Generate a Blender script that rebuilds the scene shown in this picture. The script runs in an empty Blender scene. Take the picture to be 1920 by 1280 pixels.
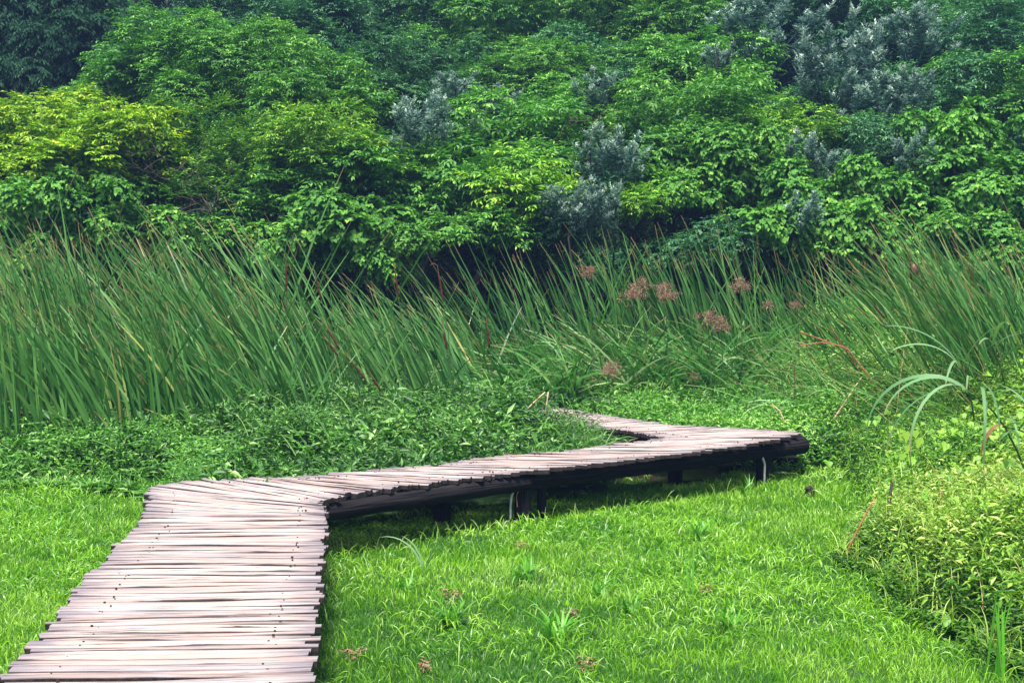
import bpy, math
import numpy as np

# ------------------------------------------------------------------ camera, sky, sun, exposure
scene = bpy.context.scene
CAM_H, FPX, HOR = 2.05, 2300.0, 505.0          # eye height, focal length in px of a 1920 frame, horizon row
PITCH = math.atan((640.0 - HOR) / FPX)
cam_data = bpy.data.cameras.new('camera')
cam = bpy.data.objects.new('camera', cam_data)
scene.collection.objects.link(cam)
cam.location = (0, 0, CAM_H)
cam.rotation_euler = (math.pi / 2 - PITCH, 0, 0)
cam_data.sensor_width = 36.0
cam_data.lens = FPX / 1920.0 * 36.0
cam_data.clip_end = 2000.0
scene.camera = cam

SUN_EL, SUN_AZ = math.radians(70), math.radians(-165)      # azimuth from +Y towards +X
world = bpy.data.worlds.new('World')
scene.world = world
world.use_nodes = True
wn = world.node_tree
sky = wn.nodes.new('ShaderNodeTexSky')
sky.sky_type = 'NISHITA'
sky.sun_disc = False
sky.sun_elevation = SUN_EL
sky.sun_rotation = SUN_AZ
sky.air_density = 1.0
sky.dust_density = 3.0
wn.links.new(sky.outputs[0], wn.nodes['Background'].inputs[0])
wn.nodes['Background'].inputs[1].default_value = 0.09
sun_data = bpy.data.lights.new('sun', 'SUN')
sun = bpy.data.objects.new('sun', sun_data)
scene.collection.objects.link(sun)
sun_data.energy = 3.5
sun_data.angle = math.radians(16)
sun_data.color = (1.0, 0.97, 0.92)
sun.rotation_euler = (math.pi / 2 - SUN_EL, 0, math.pi - SUN_AZ)

scene.view_settings.view_transform = 'Standard'
scene.view_settings.look = 'None'
scene.view_settings.gamma = 1
scene.view_settings.use_curve_mapping = False
scene.view_settings.exposure = 1.25
scene.render.engine = 'CYCLES'
cy = scene.cycles
cy.max_bounces = 5
cy.diffuse_bounces = 3
cy.glossy_bounces = 2
cy.transmission_bounces = 3
cy.use_denoising = True
cy.caustics_reflective = False
cy.caustics_refractive = False

rng = np.random.default_rng(11)
U = rng.uniform
COL = scene.collection


# ------------------------------------------------------------------ geometry helpers
def plane_pt(px, py, z):
    """where the view ray through (px, py) of the 1920x1280 frame meets height z"""
    c, s = math.cos(PITCH), math.sin(PITCH)
    rx, ry = (px - 960) / FPX, (640 - py) / FPX
    d = np.array([rx, c + ry * s, -s + ry * c])
    t = (z - CAM_H) / d[2]
    return np.array([d[0] * t, d[1] * t, z])


def depth_pt(px, py, y):
    c, s = math.cos(PITCH), math.sin(PITCH)
    rx, ry = (px - 960) / FPX, (640 - py) / FPX
    d = np.array([rx, c + ry * s, -s + ry * c])
    t = y / d[1]
    return np.array([d[0] * t, y, CAM_H + d[2] * t])


def sm(x, a=0.0, b=1.0):
    t = np.clip((np.asarray(x, float) - a) / (b - a), 0, 1)
    return t * t * (3 - 2 * t)


_perm = np.random.default_rng(3).random((64, 64))


def vnoise(x, y, f=1.0):
    x = np.asarray(x, float) * f + 100.3
    y = np.asarray(y, float) * f + 57.7
    xi, yi = np.floor(x).astype(int), np.floor(y).astype(int)
    fx, fy = x - xi, y - yi
    fx = fx * fx * (3 - 2 * fx)
    fy = fy * fy * (3 - 2 * fy)
    g = lambda a, b: _perm[a % 64, b % 64]
    return (g(xi, yi) * (1 - fx) + g(xi + 1, yi) * fx) * (1 - fy) + (g(xi, yi + 1) * (1 - fx) + g(xi + 1, yi + 1) * fx) * fy


def fbm(x, y, f=1.0, o=3):
    s, a, t = 0, 1.0, 0
    for k in range(o):
        s = s + a * vnoise(x + 13.1 * k, y - 7.7 * k, f * 2 ** k)
        t += a
        a *= 0.5
    return s / t


def nrm(v):
    return v / np.maximum(np.linalg.norm(v, axis=-1, keepdims=True), 1e-9)


class G:
    """collects triangles and quads with a colour attribute; build() links them as one mesh object"""
    def __init__(self):
        self.v, self.f3, self.f4, self.c, self.uv, self.m3, self.m4, self.n = [], [], [], [], [], [], [], 0

    def add(self, v, f, c=None, mat=0, uv=None):
        v = np.asarray(v, float).reshape(-1, 3)
        f = np.asarray(f, dtype=np.int64) + self.n
        if c is None:
            c = np.full((len(v), 3), 0.5)
        c = np.broadcast_to(np.asarray(c, float), (len(v), 3))
        self.v.append(v)
        self.c.append(c)
        self.uv.append(np.zeros((len(v), 2)) if uv is None else np.asarray(uv, float))
        if f.shape[1] == 3:
            self.f3.append(f)
            self.m3.append(np.full(len(f), mat))
        else:
            self.f4.append(f)
            self.m4.append(np.full(len(f), mat))
        self.n += len(v)

    def build(self, name, mats, parent=None, smooth=False, loc=None, uv=False):
        v = np.concatenate(self.v)
        if loc is not None:
            v = v - np.asarray(loc)
        c = np.concatenate(self.c)
        f3 = np.concatenate(self.f3) if self.f3 else np.zeros((0, 3), int)
        f4 = np.concatenate(self.f4) if self.f4 else np.zeros((0, 4), int)
        mi = np.concatenate(self.m3 + self.m4) if (self.m3 or self.m4) else np.zeros(0)
        me = bpy.data.meshes.new(name)
        me.vertices.add(len(v))
        me.vertices.foreach_set('co', v.astype(np.float32).ravel())
        nl = f3.size + f4.size
        me.loops.add(nl)
        li = np.concatenate([f3.ravel(), f4.ravel()]).astype(np.int32)
        me.loops.foreach_set('vertex_index', li)
        me.polygons.add(len(f3) + len(f4))
        st = np.concatenate([np.arange(len(f3)) * 3, f3.size + np.arange(len(f4)) * 4]).astype(np.int32)
        me.polygons.foreach_set('loop_start', st)
        if not isinstance(mats, (list, tuple)):
            mats = [mats]
        for m in mats:
            me.materials.append(m)
        me.polygons.foreach_set('material_index', mi.astype(np.int32))
        if smooth:
            me.polygons.foreach_set('use_smooth', np.ones(len(f3) + len(f4), bool))
        me.update(calc_edges=True)
        at = me.attributes.new('Col', 'FLOAT_COLOR', 'POINT')
        at.data.foreach_set('color', np.concatenate([c, np.ones((len(c), 1))], 1).astype(np.float32).ravel())
        if uv:
            l = me.uv_layers.new(name='UVMap')
            l.data.foreach_set('uv', np.concatenate(self.uv)[li].astype(np.float32).ravel())
        o = bpy.data.objects.new(name, me)
        COL.objects.link(o)
        if loc is not None:
            o.location = tuple(loc)
        if parent is not None:
            o.parent = parent
            o.location = (0, 0, 0)
        return o


def tag(o, label=None, cat=None, group=None, kind=None):
    if label: o['label'] = label
    if cat: o['category'] = cat
    if group: o['group'] = group
    if kind: o['kind'] = kind
    return o


def empty(name, loc, label, cat, group=None, rz=0.0, sc=1.0):
    o = bpy.data.objects.new(name, None)
    o.empty_display_size = 0.2
    COL.objects.link(o)
    o.location = tuple(loc)
    o.rotation_euler = (0, 0, rz)
    o.scale = (sc, sc, sc)
    return tag(o, label, cat, group)


def leaves(g, p, d, n, L, W, c, shape='d', fold=0.18, droop=0.15, mat=0):
    """p base, d direction, n upward normal, L length, W width, c (N,3) colours"""
    N = len(p)
    if N == 0:
        return
    d = nrm(d)
    s = nrm(np.cross(d, n))
    n = np.cross(s, d)
    L = np.broadcast_to(L, N)[:, None]
    W = np.broadcast_to(W, N)[:, None]
    tip = p + d * L - n * (droop * L)
    up = n * (fold * W)
    if shape == 'd':
        a = p + d * L * 0.42 - s * W * 0.5 + up
        b = p + d * L * 0.42 + s * W * 0.5 + up
        V = np.stack([p, a, b, tip], 1).reshape(-1, 3)
        i = np.arange(N)[:, None] * 4
        F = np.concatenate([i + [0, 2, 3], i + [0, 3, 1]])
        C = np.repeat(c, 4, 0)
    else:
        k1 = p - d * L * 0.12
        v = [p, k1 - s * W * 0.27 + up * .5, p + d * L * .3 - s * W * 0.5 + up, tip,
             p + d * L * .3 + s * W * 0.5 + up, k1 + s * W * 0.27 + up * .5]
        V = np.stack(v, 1).reshape(-1, 3)
        i = np.arange(N)[:, None] * 6
        F = np.concatenate([i + [0, 3, 2, 1], i + [0, 5, 4, 3]])
        C = np.repeat(c, 6, 0)
    g.add(V, F, C, mat)


def blades(g, p, az, L, W, tilt, curl, K=4, twist=0.0, v=None, v2=None, power=1.4, kink=None, prof=0.7, mat=0, base_w=0.6):
    """ribbon blades: start at p leaning 'tilt' from vertical towards azimuth az, bending by 'curl' more at the tip"""
    N = len(p)
    if N == 0:
        return
    L, W, tilt, curl, twist, az = [np.broadcast_to(np.asarray(q, float), N) for q in (L, W, tilt, curl, twist, az)]
    v = U(0, 1, N) if v is None else np.broadcast_to(v, N)
    v2 = U(0, 1, N) if v2 is None else np.broadcast_to(v2, N)
    h = np.stack([np.sin(az), np.cos(az), np.zeros(N)], 1)
    side = np.stack([np.cos(az), -np.sin(az), np.zeros(N)], 1)
    pos = np.array(p, float)
    Vs, Cs = [], []
    for k in range(K + 1):
        t = k / K
        a = tilt + curl * t ** power
        if kink is not None:
            a = a + kink[0] * (t > kink[1])
        d = h * np.sin(a)[:, None] + np.array([0, 0, 1.0]) * np.cos(a)[:, None]
        nn = np.cross(side, d)
        wv = side * np.cos(twist)[:, None] + nn * np.sin(twist)[:, None]
        w = W * 0.5 * min(1.0, base_w + t * 2) * max(0.03, (1 - t ** 2)) ** prof
        Vs += [pos - wv * w[:, None], pos + wv * w[:, None]]
        cc = np.stack([v, np.full(N, t), v2], 1)
        Cs += [cc, cc]
        pos = pos + d * (L / K)[:, None]
    M = 2 * (K + 1)
    V = np.stack(Vs, 1).reshape(-1, 3)
    C = np.stack(Cs, 1).reshape(-1, 3)
    i = np.arange(N)[:, None] * M
    F = np.concatenate([i + [2 * k, 2 * k + 1, 2 * k + 3, 2 * k + 2] for k in range(K)])
    g.add(V, F, C, mat)


def tube(g, pts, rad, sides=8, c=(.5, .5, .5), caps=True, mat=0, wob=0.0):
    pts = np.asarray(pts, float)
    n = len(pts)
    rad = np.broadcast_to(rad, n)
    tang = nrm(np.gradient(pts, axis=0))
    ref = np.array([0, 0, 1.0]) if abs(tang[0][2]) < .9 else np.array([0, 1.0, 0])
    ring = []
    cum = np.concatenate([[0], np.cumsum(np.linalg.norm(np.diff(pts, axis=0), axis=1))])
    uv = []
    for k in range(n):
        s = nrm(np.cross(tang[k], ref))
        u = np.cross(s, tang[k])
        a = np.arange(sides) / sides * 2 * math.pi
        r = rad[k] * (1 + wob * (rng.random(sides) - .5))
        ring.append(pts[k] + (s[None] * np.cos(a)[:, None] + u[None] * np.sin(a)[:, None]) * r[:, None] if np.ndim(r) else None)
        uv.append(np.stack([np.full(sides, cum[k]), a * rad[k]], 1))
    V = np.concatenate(ring)
    F = []
    for k in range(n - 1):
        for j in range(sides):
            j2 = (j + 1) % sides
            F.append([k * sides + j, k * sides + j2, (k + 1) * sides + j2, (k + 1) * sides + j])
    g.add(V, F, c, mat, np.concatenate(uv))
    if caps:
        for k in (0, n - 1):
            cv = np.concatenate([ring[k], pts[k][None]])
            tr = [[j, (j + 1) % sides, sides] for j in range(sides)]
            g.add(cv, tr, c, mat)


# ------------------------------------------------------------------ materials
def new_mat(name):
    m = bpy.data.materials.new(name)
    m.use_nodes = True
    m.node_tree.nodes.clear()
    return m, m.node_tree.nodes, m.node_tree.links


def ramp(nodes, stops, interp='LINEAR'):
    r = nodes.new('ShaderNodeValToRGB')
    r.color_ramp.interpolation = interp
    e = r.color_ramp.elements
    while len(e) < len(stops):
        e.new(0.5)
    for k, (p, c) in enumerate(stops):
        e[k].position = p
        e[k].color = (*c, 1) if len(c) == 3 else c
    return r


def leaf_mat(name, stops, tip=None, tip_from=0.8, base=None, rough=0.5, spec=0.28, trans=0.22, trans_tint=(1.1, 1.25, .6), jitter=0.12, gain=1.0):
    m, nd, lk = new_mat(name)
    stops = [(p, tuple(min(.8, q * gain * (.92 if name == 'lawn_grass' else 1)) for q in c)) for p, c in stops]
    at = nd.new('ShaderNodeAttribute')
    at.attribute_name = 'Col'
    sp = nd.new('ShaderNodeSeparateColor')
    lk.new(at.outputs['Color'], sp.inputs[0])
    r = ramp(nd, stops)
    lk.new(sp.outputs[0], r.inputs[0])
    col = r.outputs[0]

    def mixin(col, fac, colour):
        mx = nd.new('ShaderNodeMix')
        mx.data_type = 'RGBA'
        lk.new(fac, mx.inputs[0])
        lk.new(col, mx.inputs[6])
        mx.inputs[7].default_value = (*colour, 1)
        return mx.outputs[2]

    def rng_node(src, a, b):
        q = nd.new('ShaderNodeMapRange')
        lk.new(src, q.inputs[0])
        q.inputs[1].default_value = a
        q.inputs[2].default_value = b
        return q.outputs[0]
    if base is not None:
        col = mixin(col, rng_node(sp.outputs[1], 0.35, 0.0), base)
    if tip is not None:
        f = rng_node(sp.outputs[1], tip_from, min(1.0, tip_from + .15))
        mu = nd.new('ShaderNodeMath')
        mu.operation = 'MULTIPLY'
        lk.new(f, mu.inputs[0])
        lk.new(rng_node(sp.outputs[2], 0.35, 0.5), mu.inputs[1])
        col = mixin(col, mu.outputs[0], tip)
    oi = nd.new('ShaderNodeObjectInfo')
    hs = nd.new('ShaderNodeHueSaturation')
    q = nd.new('ShaderNodeMapRange')
    lk.new(oi.outputs['Random'], q.inputs[0])
    q.inputs[3].default_value = 1 - jitter
    q.inputs[4].default_value = 1 + jitter
    lk.new(q.outputs[0], hs.inputs['Value'])
    lk.new(col, hs.inputs['Color'])
    col = hs.outputs[0]
    bs = nd.new('ShaderNodeBsdfPrincipled')
    lk.new(col, bs.inputs['Base Color'])
    bs.inputs['Roughness'].default_value = rough
    bs.inputs['Specular IOR Level'].default_value = spec
    tr = nd.new('ShaderNodeBsdfTranslucent')
    mt = nd.new('ShaderNodeMix')
    mt.data_type = 'RGBA'
    mt.blend_type = 'MULTIPLY'
    mt.inputs[0].default_value = 1
    lk.new(col, mt.inputs[6])
    mt.inputs[7].default_value = (*trans_tint, 1)
    lk.new(mt.outputs[2], tr.inputs[0])
    ms = nd.new('ShaderNodeMixShader')
    ms.inputs[0].default_value = trans
    lk.new(bs.outputs[0], ms.inputs[1])
    lk.new(tr.outputs[0], ms.inputs[2])
    out = nd.new('ShaderNodeOutputMaterial')
    lk.new(ms.outputs[0], out.inputs[0])
    return m


def rough_mat(name, c1, c2, scale=8.0, rough=0.9, bump=0.4, stretch=(1, 1, 1), spec=0.3, coord='Object', detail=6):
    m, nd, lk = new_mat(name)
    tc = nd.new('ShaderNodeTexCoord')
    mp = nd.new('ShaderNodeMapping')
    mp.inputs['Scale'].default_value = stretch
    lk.new(tc.outputs[coord], mp.inputs[0])
    nz = nd.new('ShaderNodeTexNoise')
    nz.inputs['Scale'].default_value = scale
    nz.inputs['Detail'].default_value = detail
    lk.new(mp.outputs[0], nz.inputs[0])
    r = ramp(nd, [(0.3, c1), (0.7, c2)])
    lk.new(nz.outputs[0], r.inputs[0])
    bs = nd.new('ShaderNodeBsdfPrincipled')
    lk.new(r.outputs[0], bs.inputs['Base Color'])
    bs.inputs['Roughness'].default_value = rough
    bs.inputs['Specular IOR Level'].default_value = spec
    bp = nd.new('ShaderNodeBump')
    bp.inputs['Strength'].default_value = bump
    bp.inputs['Distance'].default_value = 0.02
    lk.new(nz.outputs[0], bp.inputs['Height'])
    lk.new(bp.outputs[0], bs.inputs['Normal'])
    out = nd.new('ShaderNodeOutputMaterial')
    lk.new(bs.outputs[0], out.inputs[0])
    return m


def plank_mat():
    m, nd, lk = new_mat('weathered_plank')
    uvn = nd.new('ShaderNodeUVMap')
    at = nd.new('ShaderNodeAttribute')
    at.attribute_name = 'Col'
    sp = nd.new('ShaderNodeSeparateColor')
    lk.new(at.outputs['Color'], sp.inputs[0])

    def noise(sc, stretch, detail=5, rough=.6, dist=0.0):
        mp = nd.new('ShaderNodeMapping')
        mp.inputs['Scale'].default_value = stretch
        lk.new(uvn.outputs[0], mp.inputs[0])
        nz = nd.new('ShaderNodeTexNoise')
        nz.inputs['Scale'].default_value = sc
        nz.inputs['Detail'].default_value = detail
        nz.inputs['Roughness'].default_value = rough
        nz.inputs['Distortion'].default_value = dist
        lk.new(mp.outputs[0], nz.inputs[0])
        return nz.outputs[0]

    def mix(a, b, f):
        mx = nd.new('ShaderNodeMix')
        mx.data_type = 'RGBA'
        for s, q in ((6, a), (7, b)):
            if isinstance(q, tuple):
                mx.inputs[s].default_value = (*q, 1)
            else:
                lk.new(q, mx.inputs[s])
        lk.new(f, mx.inputs[0])
        return mx.outputs[2]

    def mr(src, a, b, lo=0., hi=1.):
        q = nd.new('ShaderNodeMapRange')
        lk.new(src, q.inputs[0])
        for i_, v_ in ((1, a), (2, b), (3, lo), (4, hi)):
            q.inputs[i_].default_value = v_
        return q.outputs[0]

    def mth(op, a, b):
        q = nd.new('ShaderNodeMath')
        q.operation = op
        for i_, v_ in ((0, a), (1, b)):
            if isinstance(v_, (int, float)):
                q.inputs[i_].default_value = v_
            else:
                lk.new(v_, q.inputs[i_])
        return q.outputs[0]
    grain = noise(1.0, (1.7, 95, 1), 6, .65, .4)
    fine = noise(1.0, (6, 260, 1), 4, .6)
    patch = noise(1.0, (2.5, 5, 1), 3)
    tone = ramp(nd, [(0, (.21, .16, .14)), (.2, (.36, .275, .24)), (.55, (.45, .35, .30)), (.82, (.52, .42, .37)), (1, (.30, .265, .26))])
    lk.new(sp.outputs[0], tone.inputs[0])
    col = mix(tone.outputs[0], (.34, .29, .30), mr(patch, .5, .72))
    # grey, darker weathering creeping in from the sawn ends
    endf = mth('ADD', mr(sp.outputs[1], 0.0, 0.85, 1.0, 0.0), mr(patch, .3, .7, -.35, .3))
    col = mix(col, (.17, .15, .17), mr(endf, .3, 1.1, 0, .9))
    col = mix(col, (.24, .17, .16), mr(fine, .50, .72, 0, .5))
    col = mix(col, (.045, .034, .036), mr(grain, .56, .61, 0, .95))
    # long edges painted dark: shade of the gaps put into the colour
    edge = mth('ABSOLUTE', mth('SUBTRACT', sp.outputs[2], .5), 0)
    en = mth('ADD', edge, mr(grain, .3, .7, -.08, .08))
    col = mix(col, (.05, .04, .045), mr(en, .41, .49, 0, .95))
    bs = nd.new('ShaderNodeBsdfPrincipled')
    lk.new(col, bs.inputs['Base Color'])
    bs.inputs['Roughness'].default_value = .75
    bs.inputs['Specular IOR Level'].default_value = .3
    bp = nd.new('ShaderNodeBump')
    bp.inputs['Strength'].default_value = .5
    bp.inputs['Distance'].default_value = .006
    lk.new(grain, bp.inputs['Height'])
    lk.new(bp.outputs[0], bs.inputs['Normal'])
    out = nd.new('ShaderNodeOutputMaterial')
    lk.new(bs.outputs[0], out.inputs[0])
    return m


M_plank = plank_mat()
M_side = rough_mat('dark_plank_side', (.012, .010, .010), (.05, .038, .032), 30)  # near-black sides and ends, gap shade put into the colour
M_nail = rough_mat('rusty_nail', (.02, .015, .014), (.06, .04, .035), 60, rough=.6)
M_log = rough_mat('tarred_log', (.003, .003, .0045), (.026, .023, .024), 2.2, rough=.9, spec=.12, bump=1.0, stretch=(1.2, 26, 1), coord='UV')
M_logend = rough_mat('log_end', (.06, .035, .025), (.14, .085, .06), 25)
M_pipe = rough_mat('pale_cable', (.32, .33, .31), (.6, .6, .56), 20)
M_wire = rough_mat('rusty_wire', (.16, .06, .03), (.3, .13, .06), 20)
M_mud = rough_mat('wet_mud', (.018, .013, .010), (.045, .033, .024), 6, rough=.25, spec=.5)
M_bark = rough_mat('bark', (.012, .010, .008), (.05, .04, .03), 9, stretch=(1, 1, .25), bump=.8)
M_hill = rough_mat('forest_floor', (.010, .014, .007), (.035, .042, .018), 1.5)
M_straw = rough_mat('dry_straw', (.30, .19, .10), (.62, .46, .30), 12)
M_rust = rough_mat('rust_red_stalk', (.17, .055, .025), (.38, .15, .08), 10)
M_spike = rough_mat('cattail_brown', (.055, .014, .008), (.15, .045, .022), 40)
M_deadleaf = rough_mat('dead_leaf_litter', (.12, .06, .035), (.42, .27, .17), 30)
M_nest = rough_mat('seed_ball', (.12, .06, .04), (.32, .18, .12), 30)

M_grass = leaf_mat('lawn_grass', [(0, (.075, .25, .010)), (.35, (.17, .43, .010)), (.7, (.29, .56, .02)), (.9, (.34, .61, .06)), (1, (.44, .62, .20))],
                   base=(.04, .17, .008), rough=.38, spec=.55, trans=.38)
M_tuft = leaf_mat('broad_grass', [(0, (.06, .24, .015)), (.6, (.13, .42, .03)), (1, (.30, .56, .12))], rough=.4, spec=.45, trans=.35)
M_weed = leaf_mat('weed_leaf', [(0, (.010, .045, .007)), (.5, (.042, .135, .017)), (.85, (.10, .24, .035)), (1, (.24, .38, .12))], rough=.45, spec=.4, gain=1.35)
M_cover = leaf_mat('ground_cover_leaf', [(0, (.035, .12, .018)), (.5, (.085, .235, .028)), (.85, (.17, .36, .045)), (1, (.32, .46, .13))], rough=.45, spec=.4, gain=1.4)
M_bright = leaf_mat('yellow_green_leaf', [(0, (.030, .11, .010)), (.45, (.10, .24, .018)), (.8, (.22, .37, .035)), (1, (.42, .51, .14))], rough=.5, spec=.35, gain=1.2)
M_dry = leaf_mat('dry_blade', [(0, (.25, .12, .05)), (.5, (.42, .28, .13)), (1, (.60, .48, .26))], rough=.6, trans=.2)
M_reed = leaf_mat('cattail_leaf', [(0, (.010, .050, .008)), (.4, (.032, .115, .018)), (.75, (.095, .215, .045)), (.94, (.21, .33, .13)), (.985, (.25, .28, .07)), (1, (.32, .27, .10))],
                  tip=(.42, .24, .11), tip_from=.9, base=(.012, .045, .008), rough=.42, spec=.42, trans=.22, gain=1.55)  # dark base paints the shade low between the blades
M_sedge = leaf_mat('sedge_leaf', [(0, (.012, .06, .008)), (.5, (.040, .15, .020)), (.85, (.12, .27, .06)), (1, (.28, .38, .16))],
                   tip=(.40, .27, .15), base=(.010, .035, .006), tip_from=.88, rough=.42, spec=.42, trans=.25, gain=1.45)  # dark base paints the shaded recess under the sedge
M_cane = leaf_mat('cane_leaf', [(0, (.045, .13, .045)), (.5, (.09, .20, .075)), (1, (.17, .29, .13))], tip=(.35, .28, .16), tip_from=.8, rough=.5, spec=.3, gain=1.2)
M_head = leaf_mat('papyrus_head', [(0, (.12, .055, .035)), (.5, (.28, .15, .11)), (1, (.46, .32, .24))], rough=.8, spec=.1, trans=.2, trans_tint=(1, .9, .8), gain=1.2)
TM = {
    'yellow': leaf_mat('tree_yellow', [(0, (.07, .17, .010)), (.5, (.17, .31, .013)), (.85, (.31, .42, .022)), (1, (.52, .46, .04))], gain=1.45),
    'green': leaf_mat('tree_green', [(0, (.022, .085, .015)), (.5, (.050, .155, .020)), (.85, (.10, .235, .028)), (1, (.18, .32, .05))], gain=1.75),
    'deep': leaf_mat('tree_deep', [(0, (.012, .058, .026)), (.5, (.032, .112, .042)), (.85, (.070, .185, .060)), (1, (.14, .27, .10))], gain=1.55),
    'dark': leaf_mat('tree_dark', [(0, (.008, .032, .020)), (.5, (.018, .062, .030)), (.85, (.04, .10, .045)), (1, (.08, .15, .08))], rough=.75, spec=.08, gain=1.25),
    'silver': leaf_mat('tree_silver', [(0, (.035, .10, .075)), (.5, (.085, .175, .14)), (.85, (.19, .30, .25)), (1, (.46, .56, .46))], rough=.65, spec=.15, trans=.22, trans_tint=(1, 1, 1), gain=1.2),
    'lime': leaf_mat('tree_lime', [(0, (.04, .115, .012)), (.5, (.085, .20, .016)), (.85, (.16, .29, .022)), (1, (.28, .36, .04))], gain=1.75),
    'small': leaf_mat('tree_small_leaf', [(0, (.018, .065, .010)), (.5, (.045, .125, .014)), (.85, (.11, .21, .022)), (1, (.22, .30, .04))], gain=1.9),
    'vine': leaf_mat('vine_leaf', [(0, (.03, .11, .016)), (.5, (.062, .185, .024)), (.85, (.115, .27, .038)), (1, (.22, .36, .06))], rough=.6, spec=.18, trans=.25, gain=1.5),
}

# ------------------------------------------------------------------ ground and mud
def terrain(x, y):
    x, y = np.asarray(x, float), np.asarray(y, float)
    h = 0.42 * np.maximum(0, y - 18.5) * sm(y, 18.5, 22) + 0.05 * (fbm(x, y, .35) - .5)
    h = h + .0 * x
    return h


def deck_pt(px, py):
    return plane_pt(px, py, 0.45)


PAIRS = [((-200, 1510), (566, 1500)), ((27, 1244), (586, 1234)), ((85, 1183), (594, 1174)), ((165, 1072), (602, 1067)), ((188, 1060), (607, 1058)),
         ((262, 978), (612, 975)), ((280, 937), (612, 957)), ((281, 914), (606, 947)), ((330, 903), (601, 942)), ((375, 899), (600, 940)), ((450, 896), (646, 926)), ((560, 893), (768, 909)),
         ((677, 882), (925, 889)), ((807, 871), (1060, 874)), ((925, 855), (1187, 860)), ((1060, 844), (1300, 846)), ((1160, 831), (1400, 832)),
         ((1248, 820), (1472, 818)), ((1244, 818.5), (1500, 810.5)), ((1225, 816), (1440, 805)), ((1175, 807), (1340, 800)), ((1117, 800), (1270, 797)),
         ((1096, 796), (1215, 790)), ((1040, 787), (1163, 782)), ((1000, 778), (1117, 775)), ((960, 768), (1060, 766)), ((900, 752), (980, 753)), ((820, 733), (890, 738))]
LP = np.array([deck_pt(*a) for a, b in PAIRS])
RP = np.array([deck_pt(*b) for a, b in PAIRS])
seg = .5 * (np.linalg.norm(np.diff(LP, axis=0), axis=1) + np.linalg.norm(np.diff(RP, axis=0), axis=1))
ST = np.concatenate([[0], np.cumsum(seg)])


def rail(P, s):
    return np.array([np.interp(s, ST, P[:, k]) for k in range(3)]).T


# edges as functions of x, for planting beside the deck
L2x, L2y = LP[9:18, 0], LP[9:18, 1]
L3 = LP[17:][::-1]
R3 = RP[18:][::-1]


def front_left(x):
    return np.where(x < -2.55, np.interp(x, [-30, -4.6, -3.3, -2.75, -2.5], [11.6, 11.1, 10.7, 9.8, 9.35]), np.interp(x, L2x, L2y)) + .06


def yL3(x):
    return np.interp(x, L3[:, 0], L3[:, 1])


def yR3(x):
    return np.interp(x, R3[:, 0], R3[:, 1])


def xb(y):
    return np.interp(y, [5, 6, 7, 8, 8.6, 9.4, 10.5, 11.6, 12.3, 12.6], [2.65, 2.5, 2.36, 2.32, 2.4, 2.75, 3.15, 3.3, 3.1, 2.8])


def veg(x, y):
    """height of the weedy growth (0 on the lawn) and zone: 1 behind the deck, 2 cover beyond, 3 bush on the near bank"""
    x, y = np.asarray(x, float), np.asarray(y, float)
    n = fbm(x, y, 1.1, 3)
    h = np.zeros_like(x)
    zone = np.zeros(x.shape, int)
    wob = .25 * (vnoise(x, y, 1.7) - .5)
    dl = y - front_left(x) + np.where(x < -2.7, wob, 0)
    inl = (dl > 0) & (x < np.interp(y, [9, 11.4, 12.2, 13], [1.2, .9, .8, .5])) & ((y < yL3(x) - .1) | (x < .1) & (y < yL3(x) - .1) | (x < -1.7))
    n3 = fbm(x + 3, y * 1.3, 2.6, 3) - .5
    hl = np.where(x < -2.6, .42 * sm(dl, 0, .8), .36 + .08 * sm(dl, 0, .3)) + .26 * sm(dl, .4, 2.0) + .35 * (n - .5) + .42 * n3 * sm(dl, 0, .6)
    hl = np.where(x > .35, np.minimum(hl, .62), hl)
    h = np.where(inl, np.maximum(hl, .06), h)
    zone = np.where(inl, 1, zone)
    inr = (y > yR3(x) + .03) & (x > -1.5) & (x < 3.0) | (x >= 3.0) & (y > 12.25 + wob)
    dr = np.where(x < 2.9, y - yR3(x), y - 12.2)
    hr = .40 * sm(dr, -.05, .35) + .10 + .25 * (n - .5) + .22 * n3 * sm(dr, 0, .8) + .95 * sm(x, 3.0, 4.8) * sm(y, 11.9, 13.6) + .15 * sm(dr, .5, 3)
    h = np.where(inr, hr, h)
    zone = np.where(inr, 2, zone)
    db = x - xb(y) + wob
    inb = (db > 0) & (y < 12.5) & ~inr
    hb = (.46 * sm(db, 0, .28) + .20 * sm(db, .15, .9) + .22 * sm(db, .8, 1.8)) * (0.55 + .45 * sm(y, 5.2, 7.4)) + .28 * (n - .5) + .25 * n3
    hb = hb + .25 * sm(y, 10, 12.5) * sm(db, .3, 1.5)
    h = np.where(inb, np.maximum(hb, .08), h)
    zone = np.where(inb, 3, zone)
    return h, zone


def on_deck(x, y, m=0.0):
    """points whose sky is the deck (lawn grass still grows there but is left shorter)"""
    s = np.linspace(0, ST[-1], 120)
    a, b = rail(LP, s), rail(RP, s)
    ins = np.zeros(x.shape, bool)
    for k in range(len(s) - 1):
        q = np.array([a[k][:2], a[k + 1][:2], b[k + 1][:2], b[k][:2]])
        bb0, bb1 = q.min(0) - m, q.max(0) + m
        cand = np.nonzero((x > bb0[0]) & (x < bb1[0]) & (y > bb0[1]) & (y < bb1[1]))[0]
        if len(cand) == 0:
            continue
        px, py = x[cand], y[cand]
        c = q.mean(0)
        q = c + (q - c) * (1 + m)
        sgn = []
        for e in range(4):
            p0, p1 = q[e], q[(e + 1) % 4]
            sgn.append((p1[0] - p0[0]) * (py - p0[1]) - (p1[1] - p0[1]) * (px - p0[0]))
        sgn = np.array(sgn)
        ok = (sgn >= -1e-4).all(0) | (sgn <= 1e-4).all(0)
        ins[cand[ok]] = True
    return ins


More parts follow.
